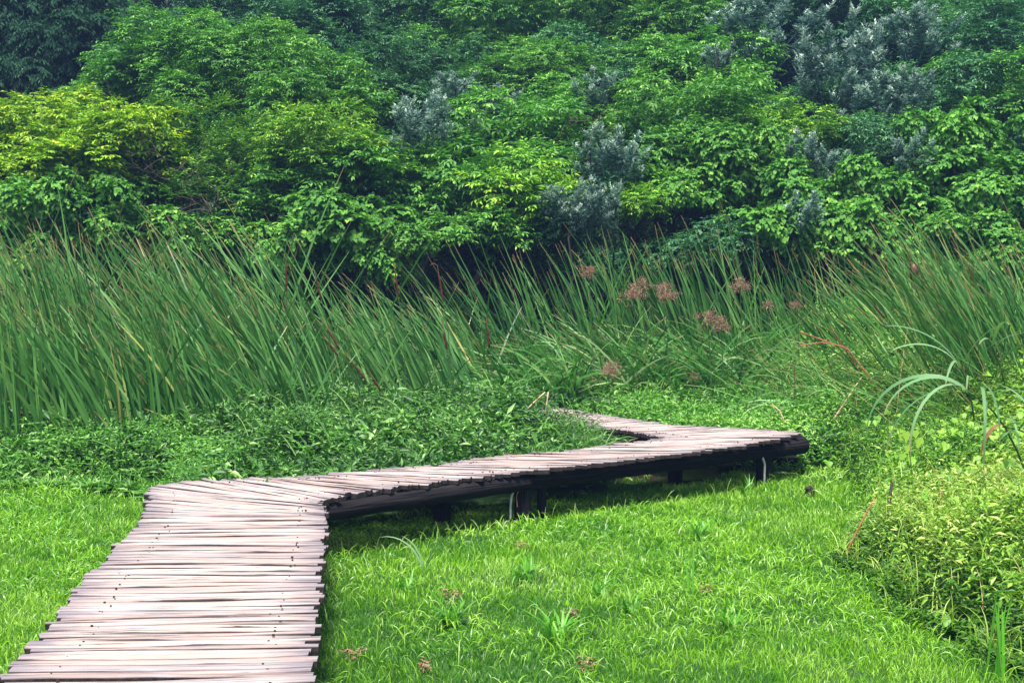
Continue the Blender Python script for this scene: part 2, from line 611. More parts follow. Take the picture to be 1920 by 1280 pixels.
def ground_mat():
    m, nd, lk = new_mat('marsh_ground')
    tc = nd.new('ShaderNodeTexCoord')
    nz = nd.new('ShaderNodeTexNoise')
    nz.inputs['Scale'].default_value = 3.0
    nz.inputs['Detail'].default_value = 8
    lk.new(tc.outputs['Object'], nz.inputs[0])
    r = ramp(nd, [(.3, (.012, .045, .006)), (.55, (.025, .085, .008)), (.75, (.04, .06, .015))])
    lk.new(nz.outputs[0], r.inputs[0])
    sx = nd.new('ShaderNodeSeparateXYZ')
    lk.new(tc.outputs['Object'], sx.inputs[0])
    mr = nd.new('ShaderNodeMapRange')
    lk.new(sx.outputs[1], mr.inputs[0])
    mr.inputs[1].default_value, mr.inputs[2].default_value = 12.5, 15.0
    mx = nd.new('ShaderNodeMix')
    mx.data_type = 'RGBA'
    lk.new(mr.outputs[0], mx.inputs[0])
    lk.new(r.outputs[0], mx.inputs[6])
    mx.inputs[7].default_value = (.012, .017, .007, 1)
    bs = nd.new('ShaderNodeBsdfPrincipled')
    lk.new(mx.outputs[2], bs.inputs['Base Color'])
    bs.inputs['Roughness'].default_value = .95
    out = nd.new('ShaderNodeOutputMaterial')
    lk.new(bs.outputs[0], out.inputs[0])
    return m


xs = np.concatenate([[-150, -90, -50, -30], np.arange(-20, 20.1, .5), [30, 50, 90, 150]])
ys = np.concatenate([[-100, -40, -15, -5], np.arange(0, 50.1, .5), np.arange(52, 90, 3), [120, 150]])
XX, YY = np.meshgrid(xs, ys)
ZZ = terrain(XX, np.minimum(YY, 75))
g = G()
nx, ny = len(xs), len(ys)
ii = (np.arange(ny - 1)[:, None] * nx + np.arange(nx - 1)[None]).ravel()[:, None]
g.add(np.stack([XX, YY, ZZ], -1), ii + [0, 1, nx + 1, nx])
ground = g.build('ground', ground_mat(), smooth=True)
tag(ground, kind='structure')

# wet hollow in the angle of the boardwalk
g = G()
a = np.linspace(0, 2 * math.pi, 40, endpoint=False)
rr = 1 + .12 * np.sin(3 * a) + .08 * np.sin(7 * a + 1)
ring = np.stack([1.35 + 1.0 * rr * np.cos(a), 12.7 + 1.1 * rr * np.sin(a), np.full(40, .03)], 1)
g.add(np.concatenate([ring, [[1.35, 12.7, .035]]]), [[k, (k + 1) % 40, 40] for k in range(40)])
tag(g.build('mud', M_mud), kind='structure')

# ------------------------------------------------------------------ boardwalk
bw = empty('boardwalk', (RP[5][0], RP[5][1], 0), 'weathered zigzag wooden boardwalk on black logs crossing the lush grass', 'boardwalk')
BWO = np.array(bw.location)


def add_planks(g, s0, s1):
    s = s0
    while s < s1 - .02:
        w = U(.036, .066) if U() < .87 else U(.066, .105)
        wl = w
        sa, sb = s, min(s + w, s1)
        l0, l1, r0, r1 = [rail(P, q)[:] for P, q in ((LP, sa), (LP, sb), (RP, sa), (RP, sb))]
        cl, cr = (l0 + l1) / 2, (r0 + r1) / 2
        d = nrm(cr - cl)
        length = np.linalg.norm(cr - cl)
        ac = np.array([-d[1], d[0], 0])
        wl = max(.022, abs(np.dot(l1 - l0, ac))) - U(.003, .012)
        wr = max(.022, abs(np.dot(r1 - r0, ac))) - U(.003, .012)
        oL, oR = rng.normal(0, .014), rng.normal(0, .014)
        if U() < .12: oL += U(-.05, .05)
        if U() < .12: oR += U(-.03, .05)
        K = 13
        th = U(.030, .042)
        z0, z1 = rng.normal(0, .003), rng.normal(0, .003)
        ph = U(0, 50)
        V, C, UVv = [], [], []
        t = np.linspace(0, 1, K + 1)
        jitter = (fbm(t * length * 3 + ph, t * 0 + ph, 1, 2) - .5) * .016
        wob1 = (vnoise(t * length * 4, t * 0 + ph, 1.0) - .5) * .010
        wob2 = (vnoise(t * length * 5, t * 0 + ph + 9, 1.0) - .5) * .010
        skew = U(-.006, .006)
        ttot = length + oL + oR
        r1c = U()
        for k in range(K + 1):
            q = -oL + ttot * t[k]
            c = cl + d * q
            w2 = (wl + (wr - wl) * t[k]) / 2
            zt = z0 + (z1 - z0) * t[k] + .004 * math.sin(t[k] * 5 + ph)
            prof = [(-w2 + wob1[k], -th, 0), (-w2 + wob1[k], -.007, 0.0), (-w2 * .80 + wob1[k], -.0005, .10), (w2 * .05, .001, .5), (w2 * .80 + wob2[k], -.0005, .90), (w2 + wob2[k], -.007, 1), (w2 + wob2[k], -th, 1)]
            for a_, b_, e_ in prof:
                p = c + ac * (a_ + jitter[k] + skew) + np.array([0, 0, zt + b_])
                V.append(p)
                en = min(q + oL, ttot - (q + oL)) / .32
                C.append([r1c, min(1, max(0, en)), e_])
                UVv.append([q + ph * 3, a_ + ph])
        n = 7
        F = []
        for k in range(K):
            for j in range(n - 1):
                F.append([k * n + j, k * n + j + 1, (k + 1) * n + j + 1, (k + 1) * n + j])
        F = np.array(F)
        top = np.array([0 < (f[0] % n) < 5 for f in F])
        V = np.array(V)
        g.add(V, F[top], C, 0, UVv)
        g.add(V, F[~top], C, 1, UVv)
        for base, sgn in ((0, 1), (K * n, -1)):
            g.add(V[base:base + n], [[0, j, j + 1] for j in range(1, n - 1)], C[base:base + n], 1)
        # nails, one or two over each bearer log
        for dist in (.20, length - .17):
            for q in range(1 if U() < .75 else 2):
                if U() < .45: continue
                c = cl + d * (dist + rng.normal(0, .018)) + ac * U(-.25, .25) * min(wl, wr)
                r = U(.002, .0038)
                aa = np.arange(6) * math.pi / 3
                top_ = c + np.stack([np.cos(aa) * r * 1.6, np.sin(aa) * r, np.full(6, .0062)], 1)
                bot_ = c + np.stack([np.cos(aa) * r * 2.0, np.sin(aa) * r * 1.3, np.full(6, -.004)], 1)
                g.add(np.concatenate([bot_, top_]), [[j, (j + 1) % 6, 6 + (j + 1) % 6, 6 + j] for j in range(6)], mat=2)
                g.add(np.concatenate([top_, [c + [0, 0, .0065]]]), [[j, (j + 1) % 6, 6] for j in range(6)], mat=2)
        s = sb + .0
    return g


cuts = [0, ST[7], ST[17], ST[-1]]
for k, lb in enumerate(('widest nearest run of pinkish grey planks', 'middle run of planks fanning out from the first bend', 'farthest narrow run of planks beyond the second bend')):
    g = G()
    add_planks(g, cuts[k], cuts[k + 1])
    o = g.build('decking', [M_plank, M_side, M_nail], parent=bw, loc=BWO, uv=True)
    o['label'] = lb


def log_path(P, Q, s0, s1, inset, dz, n=10):
    s = np.linspace(s0, s1, n)
    a, b = rail(P, s), rail(Q, s)
    p = a + nrm(b - a) * inset
    p[:, 2] += dz
    return p


def log(pts, r0, r1, ends=M_logend):
    g = G()
    pts = np.array(pts)
    pts[1:-1] += rng.normal(0, .004, (len(pts) - 2, 3))
    n = len(pts)
    tube(g, pts, np.linspace(r0, r1, n), 14, wob=.06, caps=False)
    for k in (0, n - 1):
        d = nrm(pts[k] - pts[1 if k == 0 else n - 2])
        rad = (r0 if k == 0 else r1) * .99
        s = nrm(np.cross(d, [0, 0, 1])); u = np.cross(s, d)
        aa = np.arange(14) / 14 * 2 * math.pi
        rg = pts[k] + (s * np.cos(aa)[:, None] + u * np.sin(aa)[:, None]) * rad
        g.add(np.concatenate([rg, [pts[k] + d * .01]]), [[j, (j + 1) % 14, 14] for j in range(14)], mat=1)
    return g.build('beam', [M_log, M_log], parent=bw, loc=BWO, uv=True, smooth=True)


# line of the outer log of the middle run, straight pieces as in the photo
def img(px, py, z):
    return plane_pt(px, py, z)


A = RP[9] + [-.10, .05, -.130]
B = rail(RP, ST[12]) * .5 + rail(RP, ST[13]) * .5 + [-.02, .10, -.135]
Cc = RP[18] + [.03, .02, -.135]
lerp = lambda a, b, n=8: [a + (b - a) * t for t in np.linspace(0, 1, n)]
log(lerp(A + [0, 0, .028], B + [0, 0, .022]), .062, .070)
log(lerp(B + [-.02, .03, .020], Cc + [0, 0, .01]), .070, .088)
# inner log of the middle run
A2 = LP[9] + [.15, -.10, -.135]
B2 = LP[17] + [.0, -.14, -.135]
log(lerp(A2, B2), .08, .085)
# near run
log(log_path(LP, RP, 0, ST[7], .2, -.13, 8), .08, .08)
log(log_path(RP, LP, 0, ST[9], .16, -.13, 8), .08, .08)
# far run
log(log_path(LP, RP, ST[19], ST[-1], .10, -.125, 8), .07, .07)
log(log_path(RP, LP, ST[19], ST[-1], .12, -.125, 8), .07, .07)
# short cross log that shows under the far corner
c0 = RP[18] + [-.5, .45, -.31]
log([c0, RP[18] + [.02, .16, -.31]], .055, .055)


def post(x, y, r, top=.32):
    g = G()
    tube(g, [[x, y, -.1], [x, y, .15], [x + .01, y, top]], [r * 1.05, r, r * .97], 12, wob=.05)
    g.build('post', M_log, parent=bw, loc=BWO, uv=True, smooth=True)


b = B + 0
post(b[0] - .04, b[1] + .01, .068)
post(b[0] + .12, b[1] + .2, .04)
pf = A + (Cc - A) * .90
pf = B + (Cc - B) * .86
post(pf[0] - .05, pf[1] + .03, .075)
post(rail(LP, ST[13])[0] + .1, rail(LP, ST[13])[1] - .12, .07)
post(LP[17][0] + .1, LP[17][1] + .05, .07)
for q in (ST[2], ST[5]):
    for P, Q in ((LP, RP), (RP, LP)):
        c = log_path(P, Q, q, q + .1, .2, 0, 2)[0]
        post(c[0], c[1], .07)
for q in (ST[22], ST[25]):
    for P, Q in ((LP, RP), (RP, LP)):
        c = log_path(P, Q, q, q + .1, .12, 0, 2)[0]
        post(c[0], c[1], .06)


def bent(name, pts, r, mat, label=None, parent=bw):
    g = G()
    pts = np.array(pts)
    tt = np.linspace(0, len(pts) - 1, len(pts) * 5)
    q = np.array([np.interp(tt, np.arange(len(pts)), pts[:, k]) for k in range(3)]).T
    q[1:-1] = (q[:-2] + q[1:-1] * 2 + q[2:]) / 4
    tube(g, q, r, 6)
    o = g.build(name, mat, parent=parent, loc=BWO if parent is bw else None, smooth=True)
    if label: o['label'] = label
    return o


yb = b[1] - .115
bent('cable', [depth_pt(963, 897, yb), depth_pt(965, 915, yb), depth_pt(959, 930, yb), depth_pt(957, 950, yb), depth_pt(957, 972, yb)], .0095, M_pipe, 'pale grey cable hanging down the middle post')
bent('wire', [depth_pt(973, 897, yb), depth_pt(974, 915, yb), depth_pt(968, 930, yb), depth_pt(970, 950, yb)], .005, M_wire, 'thin rusty wire beside the pale cable')
yb = pf[1] - .13
bent('cable', [depth_pt(1431, 833, yb), depth_pt(1432, 846, yb), depth_pt(1430, 858, yb), depth_pt(1434, 870, yb), depth_pt(1433, 906, yb)], .011, M_pipe, 'pale cable hanging down the farther post')

# ------------------------------------------------------------------ lawn
def wedge(n, y0, y1, extra=.8, near_bias=1.0, xl=None):
    y = y0 + (y1 - y0) * U(0, 1, n)
    x = (U(-1, 1, n)) * (.43 * y1 + extra)
    ok = np.abs(x) < .43 * y + extra
    return x[ok], y[ok]


def lawn():
    g = G()
    for (y0, y1, dens, wd, ln) in ((3.2, 5.5, 6200, .0036, .050), (5.5, 7.5, 5600, .0042, .052), (7.5, 9.5, 4600, .005, .056), (9.5, 11.2, 3600, .006, .062), (11.2, 13.2, 2800, .007, .068)):
        n = int(2 * (.43 * y1 + .8) * (y1 - y0) * dens)
        x, y = wedge(n, y0, y1)
        h, z = veg(x, y)
        keep = (h < .16)
        pt = fbm(x, y, 1.3, 3)
        keep &= U(0, 1, len(x)) < .5 + .9 * pt
        keep &= ~((np.hypot((x - 1.35) / .95, (y - 12.7) / 1.05) < 1))
        x, y = x[keep], y[keep]
        pt = fbm(x, y, .9, 3)
        pt2 = fbm(x + 40, y, 2.2, 3)
        messy = sm(fbm(x + 9, y + 4, .75, 3), .42, .58)
        und = on_deck(x, y)
        N = len(x)
        L = .85 * ln * U(.5, 1.5, N) * (.45 + 1.1 * pt2) * np.where(und, .8, 1)
        v = np.clip(.36 + 2.2 * (pt - .5) + 1.2 * (fbm(x, y, 3.7, 2) - .5) + rng.normal(0, .2, N) - .2 * messy, 0, .93)
        v = np.where(U(0, 1, N) < .02, U(.92, 1, N), v)
        P = np.stack([x, y, terrain(x, y)], 1)
        blades(g, P, U(0, 6.28, N), L, wd * U(.7, 1.5, N), U(.05, .6, N) + .35 * messy, U(.2, 1.6, N) + .6 * messy, K=3, twist=U(-1.2, 1.2, N), v=v)
    # short broad curling leaves in messy patches, catching the light
    n = 120000
    x, y = wedge(n, 3.3, 12.8)
    h, z = veg(x, y)
    keep = (h < .12) & (U(0, 1, len(x)) < .12 + .88 * sm(fbm(x + 9, y + 4, .75, 3), .42, .58)) & ~on_deck(x, y)
    x, y = x[keep], y[keep]
    N = len(x)
    hh = .055 * fbm(x, y, 3.1, 2)
    P = np.stack([x, y, terrain(x, y) + hh], 1)
    sc = 1 + .07 * (y - 6)
    blades(g, P, U(0, 6.28, N), U(.035, .10, N) * sc, U(.0045, .0085, N) * sc, U(.1, 1.0, N), U(.8, 2.2, N), K=4, twist=U(-1, 1, N), v=np.clip(rng.normal(.50, .22, N) + 1.0 * (fbm(x, y, 1.3, 2) - .5), 0, 1))
    # scattered seed stalks
    n = 9000
    x, y = wedge(n, 3.5, 12.8)
    h, z = veg(x, y)
    keep = (h < .1) & ~on_deck(x, y)
    x, y = x[keep], y[keep]
    N = len(x)
    blades(g, np.stack([x, y, terrain(x, y) + .03], 1), U(0, 6.28, N), U(.08, .19, N), U(.003, .006, N), U(.0, .35, N), U(.3, 2.2, N), K=5, twist=U(-1, 1, N), v=U(.6, 1, N))
    o = g.build('grass', M_grass)
    tag(o, 'bright green short grass covering the damp clearing', 'grass', kind='stuff')


lawn()

# ------------------------------------------------------------------ leafy weeds
def sprigs(g, x, y, zb, H, nleaf, L, W, v0, spread=.35, az=None, shape='d', lift=.25, vs=.2):
    """upright stems carrying alternate leaves on their upper part"""
    N = len(x)
    lean = np.stack([rng.normal(0, spread, N), rng.normal(0, spread, N), np.ones(N)], 1)
    top = np.stack([x, y, zb], 1) + lean * H[:, None]
    a0 = U(0, 6.28, N)
    for j in range(nleaf):
        t = 1 - (j + .3) / nleaf * U(.6, .75, N)
        p = np.stack([x, y, zb], 1) + lean * (H * t)[:, None]
        a = a0 + j * 2.4 + rng.normal(0, .4, N)
        el = rng.normal(lift, .35, N) + (j == 0) * .5
        d = np.stack([np.cos(a) * np.cos(el), np.sin(a) * np.cos(el), np.sin(el)], 1)
        nrmv = np.stack([rng.normal(0, .35, N), rng.normal(0, .35, N) - .15, np.ones(N)], 1)
        sc = U(.65, 1.25, N) * (0.6 if j == 0 else 1)
        c = np.stack([np.clip(v0 + rng.normal(0, vs, N), 0, 1), np.full(N, .5), U(0, 1, N)], 1)
        leaves(g, p, d, nrmv, L * sc, W * sc, c, shape, fold=.2, droop=U(.1, .4, N)[:, None] * 1.0 if False else .22)
    bl = np.stack([x, y, zb], 1)
    return top


def scatter(n, x0, x1, y0, y1):
    x, y = U(x0, x1, n), U(y0, y1, n)
    h, z = veg(x, y)
    return x, y, h, z


# behind the deck: dark lanceolate weeds
def undergrowth():
    g = G()
    x, y, h, z = scatter(13000, -7.6, 1.3, 9.2, 15.0)
    k = (z == 1) & (np.abs(x) < .43 * y + 1) & ((x < .2) | (y < 13))
    x, y, h = x[k], y[k], h[k]
    front = sm(-(y - front_left(x)), -1.2, 0)
    br = np.clip(.25 + .4 * sm(-x, 1.8, 4.2) * front + .5 * (fbm(x, y, .8) - .45) + .12, .1, .8)
    H = np.minimum(h, .45) * U(.7, 1.15, len(x)) * np.where(U(0, 1, len(x)) < .06, 1.35, 1)
    H = np.maximum(H, .05)
    zb = np.maximum(0, h - H) + 0
    vn = vnoise(x, y, 2.1)
    big = np.where(vn > .6, 1.35, np.where(vn < .35, .65, .95)) * U(.8, 1.15, len(x))
    br = np.clip(br + .25 * (vnoise(x + 20, y, 1.6) - .5), .05, .9)
    sprigs(g, x, y, zb, np.maximum(H, .08), 11, .095 * big, .029 * big, br, vs=.27)
    x, y, h = x[::2], y[::2], h[::2]
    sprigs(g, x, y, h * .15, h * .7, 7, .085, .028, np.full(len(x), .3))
    q = U(0, 1, len(x)) < .22
    P = np.stack([x, y, h * .65], 1)[q]
    blades(g, P, np.where(U(0, 1, len(P)) < .6, -1.4 + rng.normal(0, .5, len(P)), U(0, 6.28, len(P))), U(.2, .6, len(P)), U(.008, .016, len(P)), U(.1, .9, len(P)), U(.4, 1.8, len(P)), K=5, twist=1.2, v=U(.35, 1, len(P)))
    tag(g.build('undergrowth', M_weed), 'dark green leafy weeds filling the angle behind the boardwalk and below the cattails', 'undergrowth', kind='stuff')
    # brighter fringe where the weeds meet the lawn
    g = G()
    x, y, h, z = scatter(9000, -7.6, -2.4, 10.0, 13.0)
    k = (z == 1) & (y - front_left(x) < 1.5) & (U(0, 1, len(x)) < .75)
    x, y, h = x[k], y[k], h[k]
    sprigs(g, x, y, h * .3, h * .75 + .04, 9, .06, .024, np.clip(.45 + .6 * (fbm(x, y, 1.2) - .5), 0, 1))
    P = np.stack([x, y, h * .4], 1)[::2]
    blades(g, P, U(0, 6.28, len(P)), U(.15, .35, len(P)), .007, U(0, .6, len(P)), U(.5, 2, len(P)), K=4, v=U(.4, .9, len(P)))
    tag(g.build('ground_cover', M_cover), 'lighter green low weeds fringing the lawn beyond the near end of the boardwalk', 'ground cover', kind='stuff')
    # beyond the second bend
    g = G()
    x, y, h, z = scatter(22000, -1.5, 8.5, 11.8, 18.0)
    k = (z == 2) & (np.abs(x) < .43 * y + 1)
    x, y, h = x[k], y[k], h[k]
    H = np.minimum(h, .4) * U(.75, 1.15, len(x))
    br = np.clip(.55 + .9 * (fbm(x, y, .9) - .5) - .3 * sm(x, 2.6, 3.6) * sm(-y, -13.2, -12), .05, .9)
    sprigs(g, x, y, np.maximum(0, h - H), np.maximum(H, .08), 10, .066, .024, br)
    k = y < 13.6
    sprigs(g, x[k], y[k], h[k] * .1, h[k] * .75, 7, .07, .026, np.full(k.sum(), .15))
    k = U(0, 1, len(x)) < .25
    P = np.stack([x, y, h * .6], 1)[k]
    blades(g, P, U(0, 6.28, len(P)), U(.15, .4, len(P)), .008, U(0, .6, len(P)), U(.5, 2, len(P)), K=4, v=U(.5, 1, len(P)))
    tag(g.build('ground_cover', M_cover), 'bright green leafy creeper carpet beyond the second bend of the boardwalk', 'ground cover', kind='stuff')


undergrowth()


# near bank bush: yellow-green small leaves over darker inner leaves
def bush():
    base = np.array([3.2, 7.6, 0])
    g = G()
    x, y, h, z = scatter(22000, 2.0, 6.4, 4.6, 12.6)
    k = (z == 3) & (np.abs(x) < .43 * y + .9)
    x, y, h = x[k], y[k], h[k]
    near = y < 9.2 + .6 * (vnoise(x, y, 1.5) - .5)
    for part, kk in (('a', near), ('b', ~near)):
        X, Y, Hh = x[kk], y[kk], h[kk]
        gg = G()
        H = np.minimum(Hh, .35) * U(.7, 1.2, len(X))
        nse = fbm(X, Y, 1.6)
        if part == 'a':
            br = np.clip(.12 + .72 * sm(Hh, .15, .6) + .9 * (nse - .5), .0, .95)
            bg = np.where(vnoise(X + 5, Y, 2.4) > .6, 1.5, .95)
            sprigs(gg, X, Y, np.maximum(0, Hh - H), np.maximum(H, .06), 11, .046 * bg, .0135 * bg, br, spread=.45, vs=.25)
            sprigs(gg, X[::2], Y[::2], Hh[::2] * .2, Hh[::2] * .6, 8, .05, .015, np.full(len(X[::2]), .12), spread=.3)  # inner shade of the bush put into the leaf tone
            q = U(0, 1, len(X)) < .8
            P = np.stack([X, Y, Hh * .78], 1)[q]
            blades(gg, P, U(0, 6.28, len(P)), U(.08, .26, len(P)), U(.004, .009, len(P)), U(0, .8, len(P)), U(.8, 2.3, len(P)), K=4, twist=U(-1.4, 1.4, len(P)), v=U(.55, 1, len(P)))
            q = U(0, 1, len(X)) < .06
            P = np.stack([X, Y, Hh * .85], 1)[q]
            blades(gg, P, U(0, 6.28, len(P)), U(.1, .3, len(P)), .005, U(.2, 1.2, len(P)), U(.2, 1.5, len(P)), K=4, v=U(0, 1, len(P)), mat=1)
            # heart leaves
            q = U(0, 1, len(X)) < .010 + .05 * sm(Y, 8.2, 8.8)
            n = q.sum()
            P = np.stack([X, Y, Hh + .04], 1)[q]
            leaves(gg, P, np.stack([rng.normal(0, .5, n), -np.ones(n), rng.normal(-.5, .4, n)], 1), np.stack([rng.normal(0, .3, n), rng.normal(-.7, .3, n), np.ones(n)], 1),
                   U(.045, .07, n), U(.045, .07, n), np.stack([U(.35, .7, n), np.full(n, .5), U(0, 1, n)], 1), 'h')
            o = gg.build('bush', [M_bright, M_dry], loc=base)
            tag(o, 'yellow-green leafy bush with tangled dry stems at the near edge of the lawn', 'bush')
        else:
            br = np.clip(.35 + 1.0 * (nse - .5) + .2 * sm(-Y, -10.5, -9), 0, .9)
            sprigs(gg, X, Y, np.maximum(0, Hh - H), np.maximum(H, .06), 10, .06, .02, br, spread=.4)
            q = U(0, 1, len(X)) < .35
            P = np.stack([X, Y, Hh * .6], 1)[q]
            blades(gg, P, U(0, 6.28, len(P)), U(.15, .45, len(P)), U(.006, .011, len(P)), U(0, .6, len(P)), U(.4, 2, len(P)), K=4, v=U(.2, 1, len(P)))
            q = U(0, 1, len(X)) < .04
            n = q.sum()
            P = np.stack([X, Y, Hh + .05], 1)[q]
            leaves(gg, P, np.stack([rng.normal(0, .5, n), -np.ones(n), rng.normal(-.5, .4, n)], 1), np.stack([rng.normal(0, .3, n), rng.normal(-.7, .3, n), np.ones(n)], 1),
                   U(.06, .09, n), U(.06, .09, n), np.stack([U(.4, .75, n), np.full(n, .5), U(0, 1, n)], 1), 'h')
            tag(gg.build('undergrowth', [M_bright]), 'mixed yellow-green weeds and vines under the drooping cane leaves', 'undergrowth', kind='stuff')


bush()

# ------------------------------------------------------------------ reeds
WIND = math.radians(-84)      # azimuth the reeds lean to


def clump_blades(g, cx, cy, n, r, L0, L1, w0, w1, t0, t1, c0, c1, v=(0, .9), wind=.75, K=7, power=1.3):
    a, q = U(0, 6.28, n), r * np.sqrt(U(0, 1, n))
    x, y = cx + np.cos(a) * q, cy + np.sin(a) * q
    z = terrain(x, y)
    az = np.where(U(0, 1, n) < wind, WIND + rng.normal(0, .42, n), U(0, 6.28, n))
    vv = np.clip(rng.beta(1.3, 1.5, n), 0, 1) * (v[1] - v[0]) + v[0]
    vv = np.where(U(0, 1, n) < .012, U(.97, 1, n), vv)
    blades(g, np.stack([x, y, z], 1), az, (L0 + (L1 - L0) * rng.beta(1.6, 1.4, n)) * np.where(U(0, 1, n) < .06, U(1.08, 1.2, n), 1), U(w0, w1, n), U(t0, t1, n), U(c0, c1, n), K=K, twist=np.pi / 2 + rng.normal(0, .75, n), v=vv, power=power, prof=.6)


def cattail_clump(cx, cy, n, L0, L1, label, group, c=(.1, .6), t=(.2, .58), r=.55, wind=.85):
    g = G()
    wind = min(.97, wind + U(-.04, .1))
    a_, b_, q_ = U(-.08, .08), U(-.1, .15), U(.9, 1.08)
    L0, L1, lo = L0 * q_, L1 * q_, U(0, .22)
    clump_blades(g, cx, cy, n, r, L0, L1, .020, .042, t[0] + a_, t[1] + a_, c[0] + b_, c[1] + b_, v=(lo * .5, .72 + lo), wind=wind)
    m = n // 5
    clump_blades(g, cx, cy, m, r, L0 * .55, L1 * .7, .018, .034, .4, 1.1, .2, 1.0, v=(.35, .96), wind=.93)
    k = n // 8                                     # bent, broken leaves crossing the rest
    x, y = cx + rng.normal(0, r * .7, k), cy + rng.normal(0, r * .6, k) - .1
    blades(g, np.stack([x, y, np.zeros(k)], 1), np.where(U(0, 1, k) < .6, WIND, -WIND) + rng.normal(0, .5, k), U(.5, .9, k) * L0, U(.018, .032, k), U(.1, .45, k), U(.0, .4, k), K=8, twist=U(.8, 2.2, k), v=U(.3, .95, k), kink=(U(.7, 1.6, k), .6))
    k = max(3, n // 18)
    x, y = cx + rng.normal(0, r * .6, k), cy + rng.normal(0, r * .5, k)
    blades(g, np.stack([x, y, np.zeros(k)], 1), WIND + rng.normal(0, .6, k), U(.5, .8, k) * L0, .016, U(.2, .9, k), U(.2, 1.6, k), K=6, twist=1.5, mat=1)
    o = g.build('cattail_clump', [M_reed, M_dry], loc=(cx, cy, 0))
    tag(o, label, 'reeds', group)


gl = 'cattails of the dense bed behind the weeds'
lbl = 'tall green cattail leaves leaning with the wind in the dense bed behind the dark weeds'
for (px, y, L) in ((-40, 12.5, 2.0), (70, 12.3, 2.0), (190, 12.4, 1.8), (300, 12.3, 1.9), (410, 12.4, 1.7), (500, 12.6, 1.8), (590, 12.7, 1.7), (-60, 13.3, 2.45), (60, 13.0, 2.5), (40, 14.2, 2.9), (170, 13.4, 2.35), (150, 14.6, 2.75), (270, 13.1, 2.2), (290, 14.2, 2.65), (390, 13.4, 2.3),
                   (420, 14.5, 2.75), (500, 13.6, 2.35), (540, 14.8, 2.7), (590, 13.7, 2.1), (640, 14.6, 2.6), (-20, 15.2, 2.9), (230, 15.4, 2.9), (360, 15.6, 2.8), (480, 15.8, 2.8)):
    cattail_clump((px - 960) / FPX * y, y, 80 if y < 13 else 95, L * .66, L * 1.14, lbl, gl, r=.42, **({'t': (.02, .3), 'c': (.05, .4)} if px in (70, 60, 170, 300) else {}))
gl = 'sparser cattails in front of the dark hollow'
lbl = 'thinner cattail leaves bending in front of the dark hollow under the shrubs'
for (px, y, L, n) in ((730, 14.2, 2.0, 50), (800, 14.8, 2.0, 50), (860, 14.0, 1.9, 40), (900, 15.4, 2.2, 55), (960, 15.8, 2.2, 45), (1010, 16.4, 2.4, 50), (770, 15.8, 2.2, 40)):
    cattail_clump((px - 960) / FPX * y, y, n, L * .65, L * 1.12, lbl, gl, r=.5)
gl = 'cattails behind the brown sedge heads'
lbl = 'upright green cattail leaves standing behind the brown papyrus heads'
for (px, y, L, n) in ((1090, 16.8, 2.6, 55), (1160, 16.6, 2.5, 45), (1240, 17.0, 2.5, 50), (1320, 16.8, 2.6, 60), (1390, 17.0, 2.5, 55), (1480, 16.6, 2.4, 55), (1560, 16.8, 2.4, 50)):
    cattail_clump((px - 960) / FPX * y, y, n, L * .7, L * 1.1, lbl, gl, c=(.1, .55), t=(.03, .32), r=.55)
gl = 'cattails with brown spikes beside the vine thicket'
lbl = 'dense leaning cattails with yellowed edges growing out of the tangled bank beyond the cane'
for (px, y, L, n) in ((1830, 12.7, 1.95, 60), (1910, 12.4, 2.15, 80), (1990, 12.5, 2.2, 70), (1850, 13.3, 2.35, 80), (1920, 13.2, 2.4, 80), (1990, 13.3, 2.4, 70), (1780, 13.6, 2.1, 60), (1640, 15.4, 2.2, 60), (1720, 14.8, 2.3, 70), (1800, 14.4, 2.6, 95), (1870, 14.2, 2.55, 95), (1950, 14.4, 2.5, 90), (1900, 15.6, 2.8, 90), (2040, 14.6, 2.5, 80), (1780, 15.8, 2.7, 70)):
    cattail_clump((px - 960) / FPX * y, y, n, L * .7, L * 1.12, lbl, gl, c=(.2, .7), t=(.1, .5))

# thin mixed grass filler through the bed
g = G()
x, y = U(-8, 8.5, 3200), U(13.0, 18.2, 3200)
keep = (np.abs(x) < .43 * y + 1) & ~((x > -.5) & (x < 4.2) & (y < 15.8)) & ((x < -1.7) | (x > 3.4) | (y > 15.6))
x, y = x[keep], y[keep]
n = len(x)
blades(g, np.stack([x, y, np.zeros(n)], 1), WIND + rng.normal(0, .7, n), U(1.0, 2.1, n), U(.010, .020, n), U(.05, .6, n), U(.2, 1.1, n), K=6, twist=1.57 + rng.normal(0, .8, n), v=U(0, .95, n))
tag(g.build('reeds', M_reed), 'shorter mixed reed blades filling in between the cattail clumps', 'reeds', kind='stuff')

# low leafy filler at the feet of the far reeds
g = G()
x, y = U(-8, 8.5, 9000), U(14.2, 19.5, 9000)
k = (np.abs(x) < .43 * y + 1)
x, y = x[k], y[k]
H = .55 + .9 * fbm(x, y, .6) * sm(y, 14.5, 17.5)
sprigs(g, x, y, H * .4, H * .6, 9, .10, .04, np.clip(.2 + .9 * (fbm(x, y, .8) - .5), 0, .8))
tag(g.build('undergrowth', M_weed), 'shaded leafy weeds at the foot of the thicket behind the reeds', 'undergrowth', kind='stuff')

